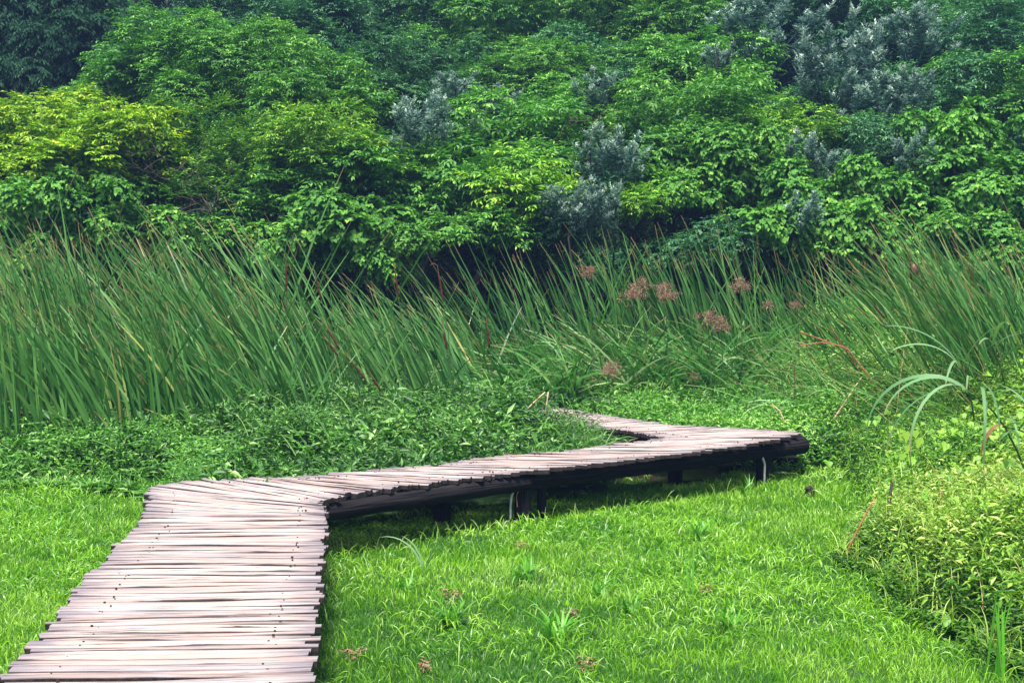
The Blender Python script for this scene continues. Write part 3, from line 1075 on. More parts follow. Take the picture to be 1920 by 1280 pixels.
# broad-leaved sedge clumps with a skirt of arching leaves
gl = 'broad sedge clumps beyond the second bend'
lbl = 'broad arching green sedge leaves beneath the brown papyrus heads'
for (px, y, n, L) in ((985, 14.9, 120, 1.35), (1060, 15.2, 170, 1.45), (1140, 15.5, 170, 1.5), (1225, 15.2, 170, 1.5), (1300, 15.5, 180, 1.5), (1375, 15.2, 170, 1.5), (1440, 15.8, 140, 1.4), (1180, 16.3, 130, 1.7), (1350, 16.3, 130, 1.7)):
    g = G()
    cx = (px - 960) / FPX * y
    clump_blades(g, cx, y, n, .38, L * .65, L * 1.2, .024, .044, .05, .75, .6, 2.1, v=(.12, 1), wind=.35, K=8, power=1.6)
    tag(g.build('sedge_clump', M_sedge, loc=(cx, y, 0)), lbl, 'sedge', gl)
# long thin arching grass on the bank by the cattails
gl = 'arching grasses on the tangled bank'
lbl = 'long pale arching grass blades sprawling over the tangled bank below the cattail spikes'
for (px, y, n, L, m) in ((1540, 14.4, 90, 1.6, M_sedge), (1610, 13.8, 130, 1.5, M_sedge), (1690, 13.4, 150, 1.55, M_sedge), (1770, 13.0, 150, 1.5, M_sedge), (1850, 12.6, 150, 1.45, M_sedge), (1930, 12.4, 150, 1.5, M_sedge), (1760, 12.6, 100, 1.35, M_sedge), (1850, 12.1, 110, 1.4, M_sedge), (1920, 11.7, 120, 1.5, M_sedge), (1680, 13.1, 80, 1.3, M_sedge)):
    g = G()
    cx = (px - 960) / FPX * y
    clump_blades(g, cx, y, n, .5, L * .6, L * 1.25, .009, .020, .1, 1.0, .3, 2.0, v=(.1, 1), wind=.4, K=8, power=1.4)
    k = n // 3
    x, yy = cx + rng.normal(0, .35, k), y + rng.normal(0, .3, k)
    blades(g, np.stack([x, yy, np.full(k, .4)], 1), WIND + rng.normal(0, .9, k), U(.6, 1.3, k), U(.006, .012, k), U(.2, 1.0, k), U(.2, 1.4, k), K=6, mat=1)
    tag(g.build('grass_clump', [m, M_dry], loc=(cx, y, 0)), lbl, 'grass clump', gl)

# tussock hanging over the angle of the deck
g = G()
for (px, py, n, L) in ((1000, 800, 260, .55), (1050, 812, 300, .5), (1095, 822, 260, .45), (1130, 828, 170, .36), (960, 800, 200, .55), (1010, 838, 200, .4)):
    c = plane_pt(px, py, .45)
    a, q = U(0, 6.28, n), .2 * np.sqrt(U(0, 1, n))
    p = np.stack([c[0] + np.cos(a) * q, c[1] + .12 + np.sin(a) * q, np.full(n, .15)], 1)
    blades(g, p, rng.normal(2.4, 1.3, n), U(L * .6, L * 1.3, n), U(.006, .011, n), U(.0, .7, n), U(1.0, 2.6, n), K=6, twist=U(-1.2, 1.2, n), v=U(.45, 1, n), power=1.5)
tag(g.build('grass_tussock', M_sedge, loc=(.5, 12, 0)), 'drooping green grass tussock hanging over the boardwalk planks in its second bend', 'grass tussock')

# ------------------------------------------------------------------ cattail spikes
def spike(px0, py0, px1, py1, y, label, bend=0.0, ln=.0):
    """stem foot (px0, py0 is where the brown head starts) to the head's tip (px1, py1)"""
    a, b = depth_pt(px0, py0, y), depth_pt(px1, py1, y - .02)
    d = nrm(b - a)
    foot = np.array([a[0] - d[0] * .5 * max(.2, a[2]), y + .1, 0.0])
    t = empty('cattail', foot, label, 'cattail')
    g = G()
    mid = a - d * .35
    tube(g, [foot, (foot + mid) / 2 + [0, 0, .05], mid, a], [.006, .006, .005, .005], 5)
    g.build('stem', M_rust if ln else M_reedstem, parent=t, loc=foot, smooth=True)
    g = G()
    n = 9
    tt = np.linspace(0, 1, n)
    pts = [a + (b - a) * q for q in tt]
    rad = .0115 * np.minimum(1, np.minimum(tt * 8 + .35, (1 - tt) * 6 + .25))
    tube(g, pts, rad, 8, wob=.1)
    g.build('seed_head', M_spike, parent=t, loc=foot, smooth=True)
    g = G()
    e = b + d * .12 + [bend * .6, 0, -abs(bend) * .35]
    tube(g, [b, b + d * .07, b + d * .1 + [bend * .3, 0, 0], e], [.004, .0035, .003, .002], 5)
    g.build('tip', M_rust, parent=t, loc=foot)


M_reedstem = rough_mat('reed_stem', (.03, .09, .02), (.10, .16, .05), 20)
SP = [(831, 565, 822, 510, 13.6, 'brown cattail spike with tip hooked over, before the dark hollow', -.12),
      (747, 555, 741, 512, 13.8, 'brown cattail spike standing upright just behind a bent-over dead leaf'),
      (537, 545, 536, 495, 13.2, 'short upright cattail spike with folded tip at the edge of the dense bed', -.06),
      (602, 560, 592, 520, 13.2, 'thin curved cattail stalk with drooping tip near the end of the dense bed', -.08),
      (637, 655, 613, 615, 12.6, 'upper of two cattail spikes leaning side by side over the weeds'),
      (634, 668, 616, 642, 12.5, 'lower of two cattail spikes leaning side by side over the weeds'),
      (686, 712, 659, 678, 12.4, 'brown cattail spike lying low across the dark weeds'),
      (714, 732, 699, 708, 12.3, 'lowest and shortest cattail spike just above the dark weeds'),
      (838, 655, 832, 620, 12.6, 'dark cattail spike upright among thin reeds below the hooked one'),
      (918, 652, 914, 615, 12.9, 'isolated straight cattail spike beside the first sedge clump'),
      (455, 680, 425, 655, 12.6, 'rust brown cattail spike leaning low in front of the dense bed'),
      (1795, 570, 1783, 522, 13.3, 'reddish cattail spike below a torn one among leaning cattails'),
      (1834, 562, 1816, 500, 13.4, 'longest dark cattail spike in the leaning stand on the bank'),
      (1878, 580, 1860, 535, 13.3, 'dark cattail spike beside the yellowed blades on the bank'),
      (1884, 646, 1856, 608, 12.9, 'lowest leaning cattail spike over the tangled bank'),
      (1737, 555, 1726, 525, 13.5, 'small cattail spike just below the round seed ball'),
      (1709, 525, 1707, 492, 13.6, 'thin cattail spike beside the round seed ball'),
      (1664, 515, 1660, 492, 13.6, 'short torn cattail spike apart from the others on the bank'),
      (1660, 598, 1638, 572, 13.2, 'cattail spike half hidden in arching grass on the bank')]
for s in SP:
    spike(*s[:5], s[5], bend=(s[6] if len(s) > 6 else 0.0))

# ------------------------------------------------------------------ papyrus heads
def papyrus(px, py, y, R, label, droop=0):
    top = depth_pt(px, py, y)
    foot = np.array([top[0] + .05, y + .05, 0.0])
    t = empty('papyrus_sedge', foot, label, 'sedge')
    g = G()
    tube(g, [foot, (foot + top) / 2 + [.02, 0, 0], top], [.008, .007, .005], 6)
    g.build('stem', M_reedstem, parent=t, loc=foot, smooth=True)
    g = G()
    n = 28
    az, el = U(0, 6.28, n), np.clip(rng.normal(.55, .6, n), -.6, 1.5)
    L = R * U(.45, 1.35, n)
    d = np.stack([np.cos(az) * np.cos(el), np.sin(az) * np.cos(el), np.sin(el)], 1)
    blades(g, np.repeat(top[None], n, 0), az, L, .006, math.pi / 2 - el, .5, K=4, v=U(0, 1, n))
    ends = top + d * L[:, None] * .9 - np.array([0, 0, 1.0]) * (L * .12)[:, None]
    m = 30
    P = np.repeat(ends, m, 0) + rng.normal(0, R * .12, (n * m, 3))
    dd = rng.normal(0, 1, (n * m, 3))
    leaves(g, P, dd, rng.normal(0, 1, (n * m, 3)), R * .14, R * .045, np.stack([U(0, 1, n * m), U(0, 1, n * m), U(0, 1, n * m)], 1))
    g.build('flower_head', M_head, parent=t, loc=foot)
    g = G()
    blades(g, np.repeat(top[None], 6, 0), U(0, 6.28, 6), U(R * .8, R * 1.8, 6), .012, U(1.0, 1.7, 6), U(.2, .9, 6), K=4, v=U(0, 1, 6))
    g.build('bract', M_dry, parent=t, loc=foot)


for a in ((1105, 515, 15.0, .13, 'brown papyrus head standing apart, highest against the dark foliage'),
          (1188, 560, 14.6, .17, 'largest brown papyrus head, doubled over and ragged'),
          (1205, 535, 15.4, .12, 'papyrus head rising just behind the largest ragged one'),
          (1248, 560, 14.8, .16, 'fluffy brown papyrus head beside the largest ragged one'),
          (1243, 540, 15.4, .10, 'small papyrus head above the fluffy one'),
          (1328, 605, 14.4, .15, 'spreading papyrus head low over the broad sedge leaves'),
          (1352, 612, 14.5, .12, 'drooping papyrus head touching the spreading low one'),
          (1388, 540, 15.2, .13, 'papyrus head with a long dry bract near the cattails'),
          (1440, 575, 15.2, .08, 'tiny brown papyrus head between the cattail leaves'),
          (1495, 575, 15.0, .09, 'faded papyrus head at the end of the row, nearest the bank'),
          (1140, 700, 14.0, .15, 'reddish papyrus head hanging low above the leafy carpet'),
          (1300, 710, 14.6, .08, 'withered papyrus head just above the leafy carpet')):
    papyrus(*a)

# ------------------------------------------------------------------ small single things
def thing_mesh(name, g, mats, label, cat, loc, group=None, **k):
    return tag(g.build(name, mats, loc=loc, **k), label, cat, group)


def tuft(px, py, n, L, W, label, up=False):
    c = plane_pt(px, py, 0)
    g = G()
    a, q = U(0, 6.28, n), .045 * np.sqrt(U(0, 1, n))
    p = np.stack([c[0] + np.cos(a) * q, c[1] + np.sin(a) * q, np.zeros(n)], 1)
    if up:
        blades(g, p, a, U(L * .7, L * 1.1, n), W, U(.02, .22, n), U(0, .25, n), K=6, v=U(.2, .8, n))
    else:
        blades(g, p, a, U(L * .6, L * 1.15, n), W * U(.7, 1.2, n), U(.15, .8, n), U(.5, 1.8, n), K=6, v=U(.2, .95, n))
    thing_mesh('grass_tuft', g, M_tuft, label, 'grass tuft', (c[0], c[1], 0))


for a in ((850, 1175, 26, .24, .020, 'broad-bladed grass tuft below the dead leaf patch nearest the boardwalk'),
          (1040, 1205, 26, .28, .016, 'wide grass tuft with pale arching blades beside two small dead leaves'),
          (985, 1090, 30, .24, .018, 'bushy dark green grass tuft in the middle of the lawn'),
          (1310, 1015, 40, .26, .015, 'spreading grass tuft in the far part of the lawn'),
          (1120, 1120, 20, .18, .015, 'small grass tuft between the middle and wide tufts'),
          (1370, 1180, 20, .22, .014, 'low grass tuft under the upright dark blades'),
          (1180, 1150, 18, .2, .015, 'loose grass tuft beside the low sprawling one'),
          (760, 1110, 18, .18, .014, 'little grass tuft close to the near run of planks'),
          (100, 1000, 16, .16, .010, 'small grass tuft on the narrow lawn strip across the boardwalk'),
          (1400, 925, 18, .2, .012, 'grass tuft sprouting in front of the farther post')):
    tuft(*a)
tuft(1290, 1120, 3, .34, .014, 'upright dark grass blades standing alone on the lawn', up=True)
tuft(1300, 1085, 2, .26, .012, 'pair of upright blades just behind the lone dark ones', up=True)
tuft(1605, 890, 9, .30, .013, 'upright light green blades at the corner of the lawn and the weeds', up=True)
tuft(1865, 1275, 7, .42, .018, 'upright pale green iris-like blades before the near bush', up=True)
# long arching blades near the shaded strip
c = plane_pt(795, 1070, 0)
g = G()
blades(g, np.repeat(c[None], 5, 0), np.array([-1.5, -1.2, 1.4, 1.2, -1.0]), np.array([.42, .3, .36, .3, .25]), .013, np.array([.35, .2, .35, .5, .3]), np.array([1.6, 1.2, .9, 1.0, 1.5]), K=9, twist=1.1, v=np.array([1, .95, .95, 1, .7]))
thing_mesh('arching_grass', g, M_cane, 'long pale arching grass blades beside the shadow of the boardwalk', 'grass', (c[0], c[1], 0))


def litter(px, py, R, label):
    c = plane_pt(px, py, .05)
    g = G()
    n = 55
    p = c + np.stack([rng.normal(0, R * .5, n), rng.normal(0, R * .6, n), U(-.03, .015, n)], 1)
    leaves(g, p, np.stack([rng.normal(0, 1, n), rng.normal(0, 1, n), rng.normal(.1, .3, n)], 1), np.stack([rng.normal(0, .5, n), rng.normal(0, .5, n), np.ones(n)], 1), U(.018, .042, n), U(.005, .012, n), np.full((n, 3), .5))
    thing_mesh('leaf_litter', g, M_deadleaf, label, 'dead leaves', (c[0], c[1], .05))


for a in ((842, 1112, .075, 'largest brown patch of dead leaves in the lawn'), (1324, 1100, .05, 'pinkish dead leaf patch in the open lawn'), (1070, 1145, .04, 'tiny dark brown leaf patch in the middle lawn'),
          (1100, 1240, .055, 'light brown dead leaf patch near the lowest edge of the lawn'), (660, 1218, .06, 'brown leaf patch in the lawn close to the nearest planks'),
          (975, 1018, .05, 'faint brown leaf patch beyond the middle tufts'), (795, 1245, .04, 'dark dead leaf patch between the nearest tufts')):
    litter(*a)

# short broken stump on the far lawn
c = plane_pt(1517, 930, 0)
g = G()
tube(g, [[c[0], c[1], 0], [c[0] + .01, c[1], .06], [c[0] + .0, c[1], .085]], [.045, .042, .048], 9, wob=.25)
thing_mesh('tree_stump', g, M_bark, 'small dark broken stump standing in the far lawn', 'stump', (c[0], c[1], 0))

# seed ball among the bank cattails
c = depth_pt(1716, 507, 13.6)
g = G()
tt = np.linspace(0, 1, 9)
tube(g, [c + np.array([0, 0, -.075 + .17 * t]) for t in tt], .045 * np.sin(math.pi * np.clip(tt * .94 + .05, 0, 1)) ** .8 + .002, 12, wob=.12)
tube(g, [[c[0] + .1, 13.65, 0], [c[0] + .05, 13.62, c[2] * .6], c + [0, 0, -.07]], .005, 5)
thing_mesh('seed_ball', g, M_nest, 'round pinkish brown seed ball on a stalk among the bank cattails', 'seed ball', (c[0], c[1], 0))


def stalk(name, pts, r, mat, label, cat='dry stalk'):
    g = G()
    pts = np.array(pts)
    tube(g, pts, np.linspace(r, r * .6, len(pts)), 6)
    thing_mesh(name, g, mat, label, cat, tuple(pts[0]))


D = depth_pt
stalk('dry_stalk', [D(1563, 786, 12.6), D(1590, 745, 12.8), D(1616, 706, 13.0)], .011, M_straw, 'straw-coloured dry stalk leaning across the leafy carpet')
stalk('dry_stalk', [D(1655, 760, 12.9), D(1625, 700, 13.0), D(1590, 655, 13.1), D(1500, 622, 13.3)], .014, M_rust, 'thick rust-coloured broken stalk arching from the bank')
stalk('dry_stalk', [D(1660, 775, 13.0), D(1600, 680, 13.1), D(1556, 610, 13.2)], .010, M_rust, 'dark red stalk crossing the broken rust-coloured one')
stalk('dry_stalk', [D(1500, 648, 13.2), D(1540, 642, 13.1), D(1590, 650, 13.0), D(1556, 690, 13.0)], .008, M_rust, 'folded rust stalk bent back beside the thick broken one')
stalk('dry_stalk', [D(1470, 790, 12.6), D(1462, 770, 12.6), D(1448, 758, 12.7)], .009, M_straw, 'short hooked straw stalk on the leafy carpet')
stalk('dry_stalk', [D(265, 728, 12.4), D(266, 690, 12.4)], .009, M_rust, 'short brown stub standing in front of the dense cattails')
stalk('dry_stalk', [D(965, 792, 12.2), D(1000, 755, 12.3), D(1022, 735, 12.4)], .010, M_straw, 'pale straw stalk leaning at the far end of the planks')
stalk('dry_stalk', [D(1028, 735, 12.4), D(1024, 765, 12.3), D(1016, 800, 12.2)], .008, M_straw, 'thin straw stalk hanging beside the pale leaning one')
stalk('dry_stalk', [D(1040, 795, 12.3), D(1042, 772, 12.3)], .012, M_reedstem, 'short green pointed stub in front of the far planks')
stalk('dry_stalk', [D(1585, 1040, 8.4), D(1625, 960, 8.4), D(1640, 935, 8.5)], .008, M_rust, 'reddish stem drooping out of the near bush')
stalk('dry_stalk', [D(1660, 1010, 8.3), D(1668, 940, 8.4), D(1672, 905, 8.5)], .016, M_bark, 'dark vine-wrapped stem at the corner of the near bush')

# vine sprig with heart-shaped leaves
t0 = D(1710, 880, 8.9)
g = G()
tube(g, [D(1712, 930, 8.9), D(1708, 870, 8.9), D(1703, 830, 8.9)], .003, 5, mat=1)
for (px, py, s) in ((1698, 818, .07), (1724, 828, .075), (1702, 842, .062), (1693, 858, .05), (1716, 815, .06), (1690, 822, .05)):
    p = D(px, py - 8, 8.85)
    leaves(g, p[None], np.array([[U(-.3, .3), -.35, -1.0]]), np.array([[0, -1.0, .35]]), s, s * .95, np.array([[.75, .5, .5]]), 'h', fold=.08)
thing_mesh('vine_sprig', g, [M_bright, M_reedstem], 'cluster of yellow-green heart-shaped leaves rising above the weeds', 'vine', tuple(t0))


def cane(foot, top, label, nodes):
    foot, top = np.array(foot, float), np.array(top, float)
    t = empty('giant_cane', foot, label, 'cane')
    g = G()
    tt = np.linspace(0, 1, 8)
    path = np.array([foot + (top - foot) * q + np.array([0, 0, .25 * math.sin(q * 3.14)]) for q in tt])
    tube(g, path, np.linspace(.011, .005, 8), 7)
    g.build('stem', M_reedstem, parent=t, loc=foot, smooth=True)
    for (q, az, L, W, tl, cu, v) in nodes:
        p = np.array([np.interp(q, tt, path[:, k]) for k in range(3)])
        g = G()
        blades(g, p[None], np.array([(math.copysign(2.35, az) if abs(az) > 1.3 else az) + rng.normal(0, .45)]), L * U(.85, 1.15), W * U(.8, 1.1), tl + rng.normal(0, .15), cu + rng.normal(0, .25), K=12, twist=rng.normal(.3, .35), v=np.array([v]), power=.9, prof=.55, base_w=.5)
        g.build('leaf', M_cane if v >= 0 else M_dry, parent=t, loc=foot)


f0 = plane_pt(1900, 1010, 0)
f0 = np.array([3.75, 8.7, 0])
tp = D(1815, 735, 8.3)
cane([3.95, 8.9, 0], tp, 'tall cane with long grey-green leaves drooping straight down over the near bush',
     [(.99, -1.9, .62, .034, .9, 2.2, .6), (.97, -1.2, .85, .036, .8, 2.3, .5), (.95, 1.9, .70, .036, .7, 2.3, .8), (.9, 1.5, .75, .034, .9, 2.1, .6), (.92, -2.6, .80, .032, 1.0, 2.0, .3),
      (.96, -1.6, .9, .032, .7, 2.4, .9), (.93, 1.7, .85, .03, .6, 2.5, .4), (.88, -2.0, .75, .03, .8, 2.4, .7), (.85, 2.0, .8, .032, .8, 2.3, .9), (.8, -1.5, .8, .03, 1.0, 1.9, .5), (.72, 1.7, .6, .03, .9, 2.1, .7), (.6, -1.4, .55, .028, .8, 2.0, .9)])
cane([4.35, 9.0, 0], D(1880, 800, 8.2), 'shorter bending cane with one withered white and brown hanging leaf',
     [(.98, 1.9, .5, .03, .9, 2.2, .6), (.95, -1.7, .38, .038, 1.1, 2.1, -1), (.85, 1.6, .6, .028, .8, 2.2, .4), (.7, -1.4, .5, .028, .9, 1.9, .6)])
cane([4.4, 11.4, 0], D(1800, 690, 10.6), 'farther cane whose leaves arch sideways above the tangled bank',
     [(.99, -1.5, .8, .032, .6, 1.5, .8), (.95, -1.7, .9, .034, .9, 1.5, .9), (.85, 1.6, .8, .03, .7, 1.4, .7), (.75, -1.5, .9, .03, .8, 1.2, .6), (.9, 1.3, .6, .03, .3, 1.2, .8), (.65, -1.6, .8, .028, .9, 1.3, .9)])
cane([4.9, 11.8, 0], D(1860, 650, 11.2), 'leafy cane standing at the edge of the leaning cattails',
     [(.99, -1.5, .7, .03, .5, 1.5, .7), (.95, 1.7, .8, .03, .8, 1.5, .8), (.85, -1.6, .8, .03, .9, 1.2, .9), (.75, 1.5, .8, .03, .8, 1.4, .5), (.65, -1.3, .8, .03, .7, 1.4, .8)])

# ------------------------------------------------------------------ trees
def spray_leaves(g, P, D_, Ls, n, L, W, v0, shape='d', droop=.45, splay=.75, vs=.16):
    """a twig from P along D_ with n leaves left and right of it in a drooping plane"""
    N = len(P)
    up = np.array([0, 0, 1.0])
    side = nrm(np.cross(D_, up) + rng.normal(0, .12, (N, 3)))
    for j in range(n):
        t = (j + .6) / n
        p = P + D_ * (Ls * t)[:, None] - up * (Ls * droop * .5 * t * t)[:, None]
        sg = 1 if j % 2 else -1
        if j == n - 1: sg = 0
        d = D_ * (.75) + side * sg * splay - up * (droop * (.4 + .6 * t)) + rng.normal(0, .18, (N, 3))
        nn = up * 1.0 + D_ * droop * .6 + rng.normal(0, .28, (N, 3))
        sc = U(.75, 1.25, N) * (1.1 - .3 * t)
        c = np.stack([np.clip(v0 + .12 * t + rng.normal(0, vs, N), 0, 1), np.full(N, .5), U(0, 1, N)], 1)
        leaves(g, p, d, nn, L * sc, W * sc, c, shape, fold=.15, droop=.2)


SPEC = {  # sprays per m2, leaves per spray, spray length, leaf length, leaf width, droop, splay, upward bias
    'yellow': (76, 8, .27, .098, .037, .55, .8, .25),
    'green': (76, 8, .28, .095, .036, .55, .8, .20),
    'lime': (80, 8, .26, .088, .034, .5, .8, .22),
    'deep': (76, 8, .28, .086, .033, .55, .75, .20),
    'dark': (46, 10, .38, .11, .036, 1.1, .55, .0),
    'silver': (55, 10, .26, .085, .030, -.10, .8, .9),
    'small': (70, 9, .22, .062, .030, .1, .8, .5),
    'vine': (130, 5, .18, .072, .068, .7, .7, .05),
}


def silver_geo(R, seed):
    """upright leafy spires of uneven height on a few spreading branches"""
    global rng, U
    old = rng
    rng = np.random.default_rng(seed)
    U = rng.uniform
    g = G()
    ns = int(16 + 26 * R)
    for k in range(ns):
        a, q = U(0, 6.28), R * math.sqrt(U(0, 1)) * U(.6, 1.25)
        b = np.array([math.cos(a) * q, math.sin(a) * q * .8, U(-.75, .55) * R - .35 * q])
        Ls = U(.28, .75) * (.6 + .35 * R)
        ax = nrm(np.array([math.cos(a) * .4 + rng.normal(0, .25), math.sin(a) * .3, 1.0]))
        m = int(Ls * 85)
        tt = np.sort(U(0, 1, m))
        P = b + ax * (tt * Ls)[:, None] + rng.normal(0, .035 + .03 * (1 - tt)[:, None], (m, 3))
        aa = U(0, 6.28, m)
        el = .25 + .9 * tt
        d = np.stack([np.cos(aa) * np.cos(el), np.sin(aa) * np.cos(el), np.sin(el)], 1)
        spray_leaves(g, P, d, U(.05, .12, m), 5, .085, .030, np.clip(.3 + .6 * tt ** 2 + rng.normal(0, .15, m), 0, 1), 'd', -.1, .7)
        tube(g, [b - ax * .45 * R, b, b + ax * Ls * .9], [.012, .009, .004], 4, c=(.1, .5, .1))
    rng = old
    U = rng.uniform
    return g


def crown_geo(kind, R, seed, flat=.8):
    global rng, U
    old = rng
    rng = np.random.default_rng(seed)
    U = rng.uniform
    dens, nl, SL, LL, LW, dr, spl, upb = SPEC[kind]
    g = G()
    lobes = [(np.zeros(3), R * .62)]
    nlb = 38 if R > 1.5 else 26 if R > 1 else 14
    for k in range(nlb):
        a, e = U(0, 6.28), math.asin(U(-.45, .95))
        r = R * U(.15, .40) * (1.0 if R > 1 else 1.15)
        c = np.array([math.cos(a) * math.cos(e), math.sin(a) * math.cos(e), math.sin(e) * flat]) * (R * U(.88, 1.34) - r * .8)
        lobes.append((c, r))
    tone = U(-.12, .12, len(lobes))
    for i, (c, r) in enumerate(lobes):
        n = int(4 * math.pi * r * r * dens)
        u = nrm(rng.normal(0, 1, (n, 3)))
        u = u[(u[:, 2] > -.75)]
        n = len(u)
        ph = U(0, 6.28)
        rad = r * (U(.72, 1.02, n) + .09 * np.sin(u[:, 2] * r * 13 + 2.2 * np.sin(u[:, 0] * 3 + ph) + ph) + .07 * np.sin(u[:, 0] * 9 + ph) * np.sin(u[:, 1] * 8 + ph))
        p = c + u * rad[:, None] * np.array([1, 1, flat])
        ok = np.ones(n, bool)
        for j, (c2, r2) in enumerate(lobes):
            if j != i:
                ok &= np.linalg.norm((p - c2) / np.array([1, 1, flat]), axis=1) > r2 * .72
        # thin out patches so gaps open in the foliage
        gap = np.sin(p[:, 0] * 5.1 + ph) + np.sin(p[:, 1] * 4.7 + 1.3 * ph) + np.sin(p[:, 2] * 6.3 + 2 * ph)
        ok &= gap < 1.15
        p, u2 = p[ok], u[ok]
        n = len(p)
        d = u2 + rng.normal(0, .35, (n, 3))
        d[:, 2] = d[:, 2] * (.45 if kind not in ('silver', 'small') else .8) + upb
        if kind == 'vine':
            d = u2 * .7 + rng.normal(0, .35, (n, 3)) + np.array([0, 0, -.25])
        d = nrm(d)
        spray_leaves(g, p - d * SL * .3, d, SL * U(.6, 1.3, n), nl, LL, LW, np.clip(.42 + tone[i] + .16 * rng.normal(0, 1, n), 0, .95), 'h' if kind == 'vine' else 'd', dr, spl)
    # sparse inner leaves so the crown is not hollow, toned dark to paint inner shade
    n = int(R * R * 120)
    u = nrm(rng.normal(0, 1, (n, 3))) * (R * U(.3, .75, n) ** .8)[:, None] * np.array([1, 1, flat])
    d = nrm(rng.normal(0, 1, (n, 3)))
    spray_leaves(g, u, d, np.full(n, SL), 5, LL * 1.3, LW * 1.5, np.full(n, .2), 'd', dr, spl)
    rng = old
    U = rng.uniform
    return g


proto = {}


def crown_mesh(kind, rm):
    sizes = (.75, 1.15, 1.7)
    k = min(range(3), key=lambda i_: abs(math.log(sizes[i_] / rm)))
    alt = len([1 for q in proto if q[0] == kind and q[1] == k])
    key = None
    used = proto.setdefault(('count', kind, k), 0)
    proto[('count', kind, k)] += 1
    key = (kind, k, used % (3 if kind == 'silver' else 2))
    if key not in proto:
        o = (silver_geo(sizes[k], 50 + len(proto)) if kind == 'silver' else crown_geo(kind, sizes[k], 100 + len(proto) * 7)).build('crown', TM[kind])
        me = o.data
        bpy.data.objects.remove(o)
        proto[key] = me
    return proto[key], rm / sizes[k]


def trunk_geo(H, R, seed, thin=1.0):
    r_ = np.random.default_rng(seed)
    g = G()
    n = 6
    pts = [np.array([r_.normal(0, .05) * k, r_.normal(0, .05) * k, -.3 + (H + .3) * k / n]) for k in range(n + 1)]
    tube(g, pts, np.linspace(.055 + .05 * R, .035, n + 1) * thin, 8, wob=.12)
    for k in range(6 if thin == 1 else 0):
        a = k * 1.05 + r_.uniform(-.3, .3)
        b = pts[2 + k % 4]
        e = b + np.array([math.cos(a), math.sin(a), .6]) * R * r_.uniform(.5, .75)
        m = (b + e) / 2 + np.array([0, 0, -.05])
        tube(g, [b, m, e], [.035, .025, .012], 6)
    return g


def tree(px, py, rpx, y, kind, label, name=None, cat=None, group=None, sq=1.0):
    y = y - (.45 if kind == 'silver' else 0)
    c = D(px, py, y)
    R = rpx / FPX * y * (.86 if kind == 'silver' else 1.0)
    gz = float(terrain(c[0], y))
    nm = name or ('shrub' if kind in ('silver', 'vine') else 'tree')
    t = empty(nm, (c[0], c[1], gz), label, cat or nm.replace('_', ' '), group)
    me, sc = crown_mesh(kind, R)
    o = bpy.data.objects.new('crown', me)
    COL.objects.link(o)
    o.parent = t
    o.location = (0, 0, c[2] - gz)
    o.rotation_euler = (0, 0, U(0, 6.28))
    st_ = U(.95, 1.28)
    o.scale = (sc * st_, sc * U(.95, 1.2), sc * sq * U(.85, 1.08))
    H = max(.3, c[2] - gz)
    g = trunk_geo(H, R, int(px + py * 3 + 2000), 1.0 if kind != 'silver' else .35)
    g.build('trunk', M_bark, parent=t, smooth=True)
    return t


g = G()
x, y = U(-20, 20, 60000), U(19.0, 44.0, 60000)
k = (np.abs(x) < .43 * y + 1.5)
x, y = x[k], y[k]
gz = terrain(x, y)
H = .25 + 1.5 * fbm(x, y, .5) * sm(y, 19, 21)
sprigs(g, x, y, gz + H * .1, H, 9, .15, .06, np.clip(.1 + .7 * (fbm(x, y, .8) - .5), 0, .6), spread=.2)  # leaf tone set dark, painting shade into the hollows
tag(g.build('undergrowth', TM['deep']), 'dark leafy growth covering the hillside between the trees', 'undergrowth', kind='stuff')

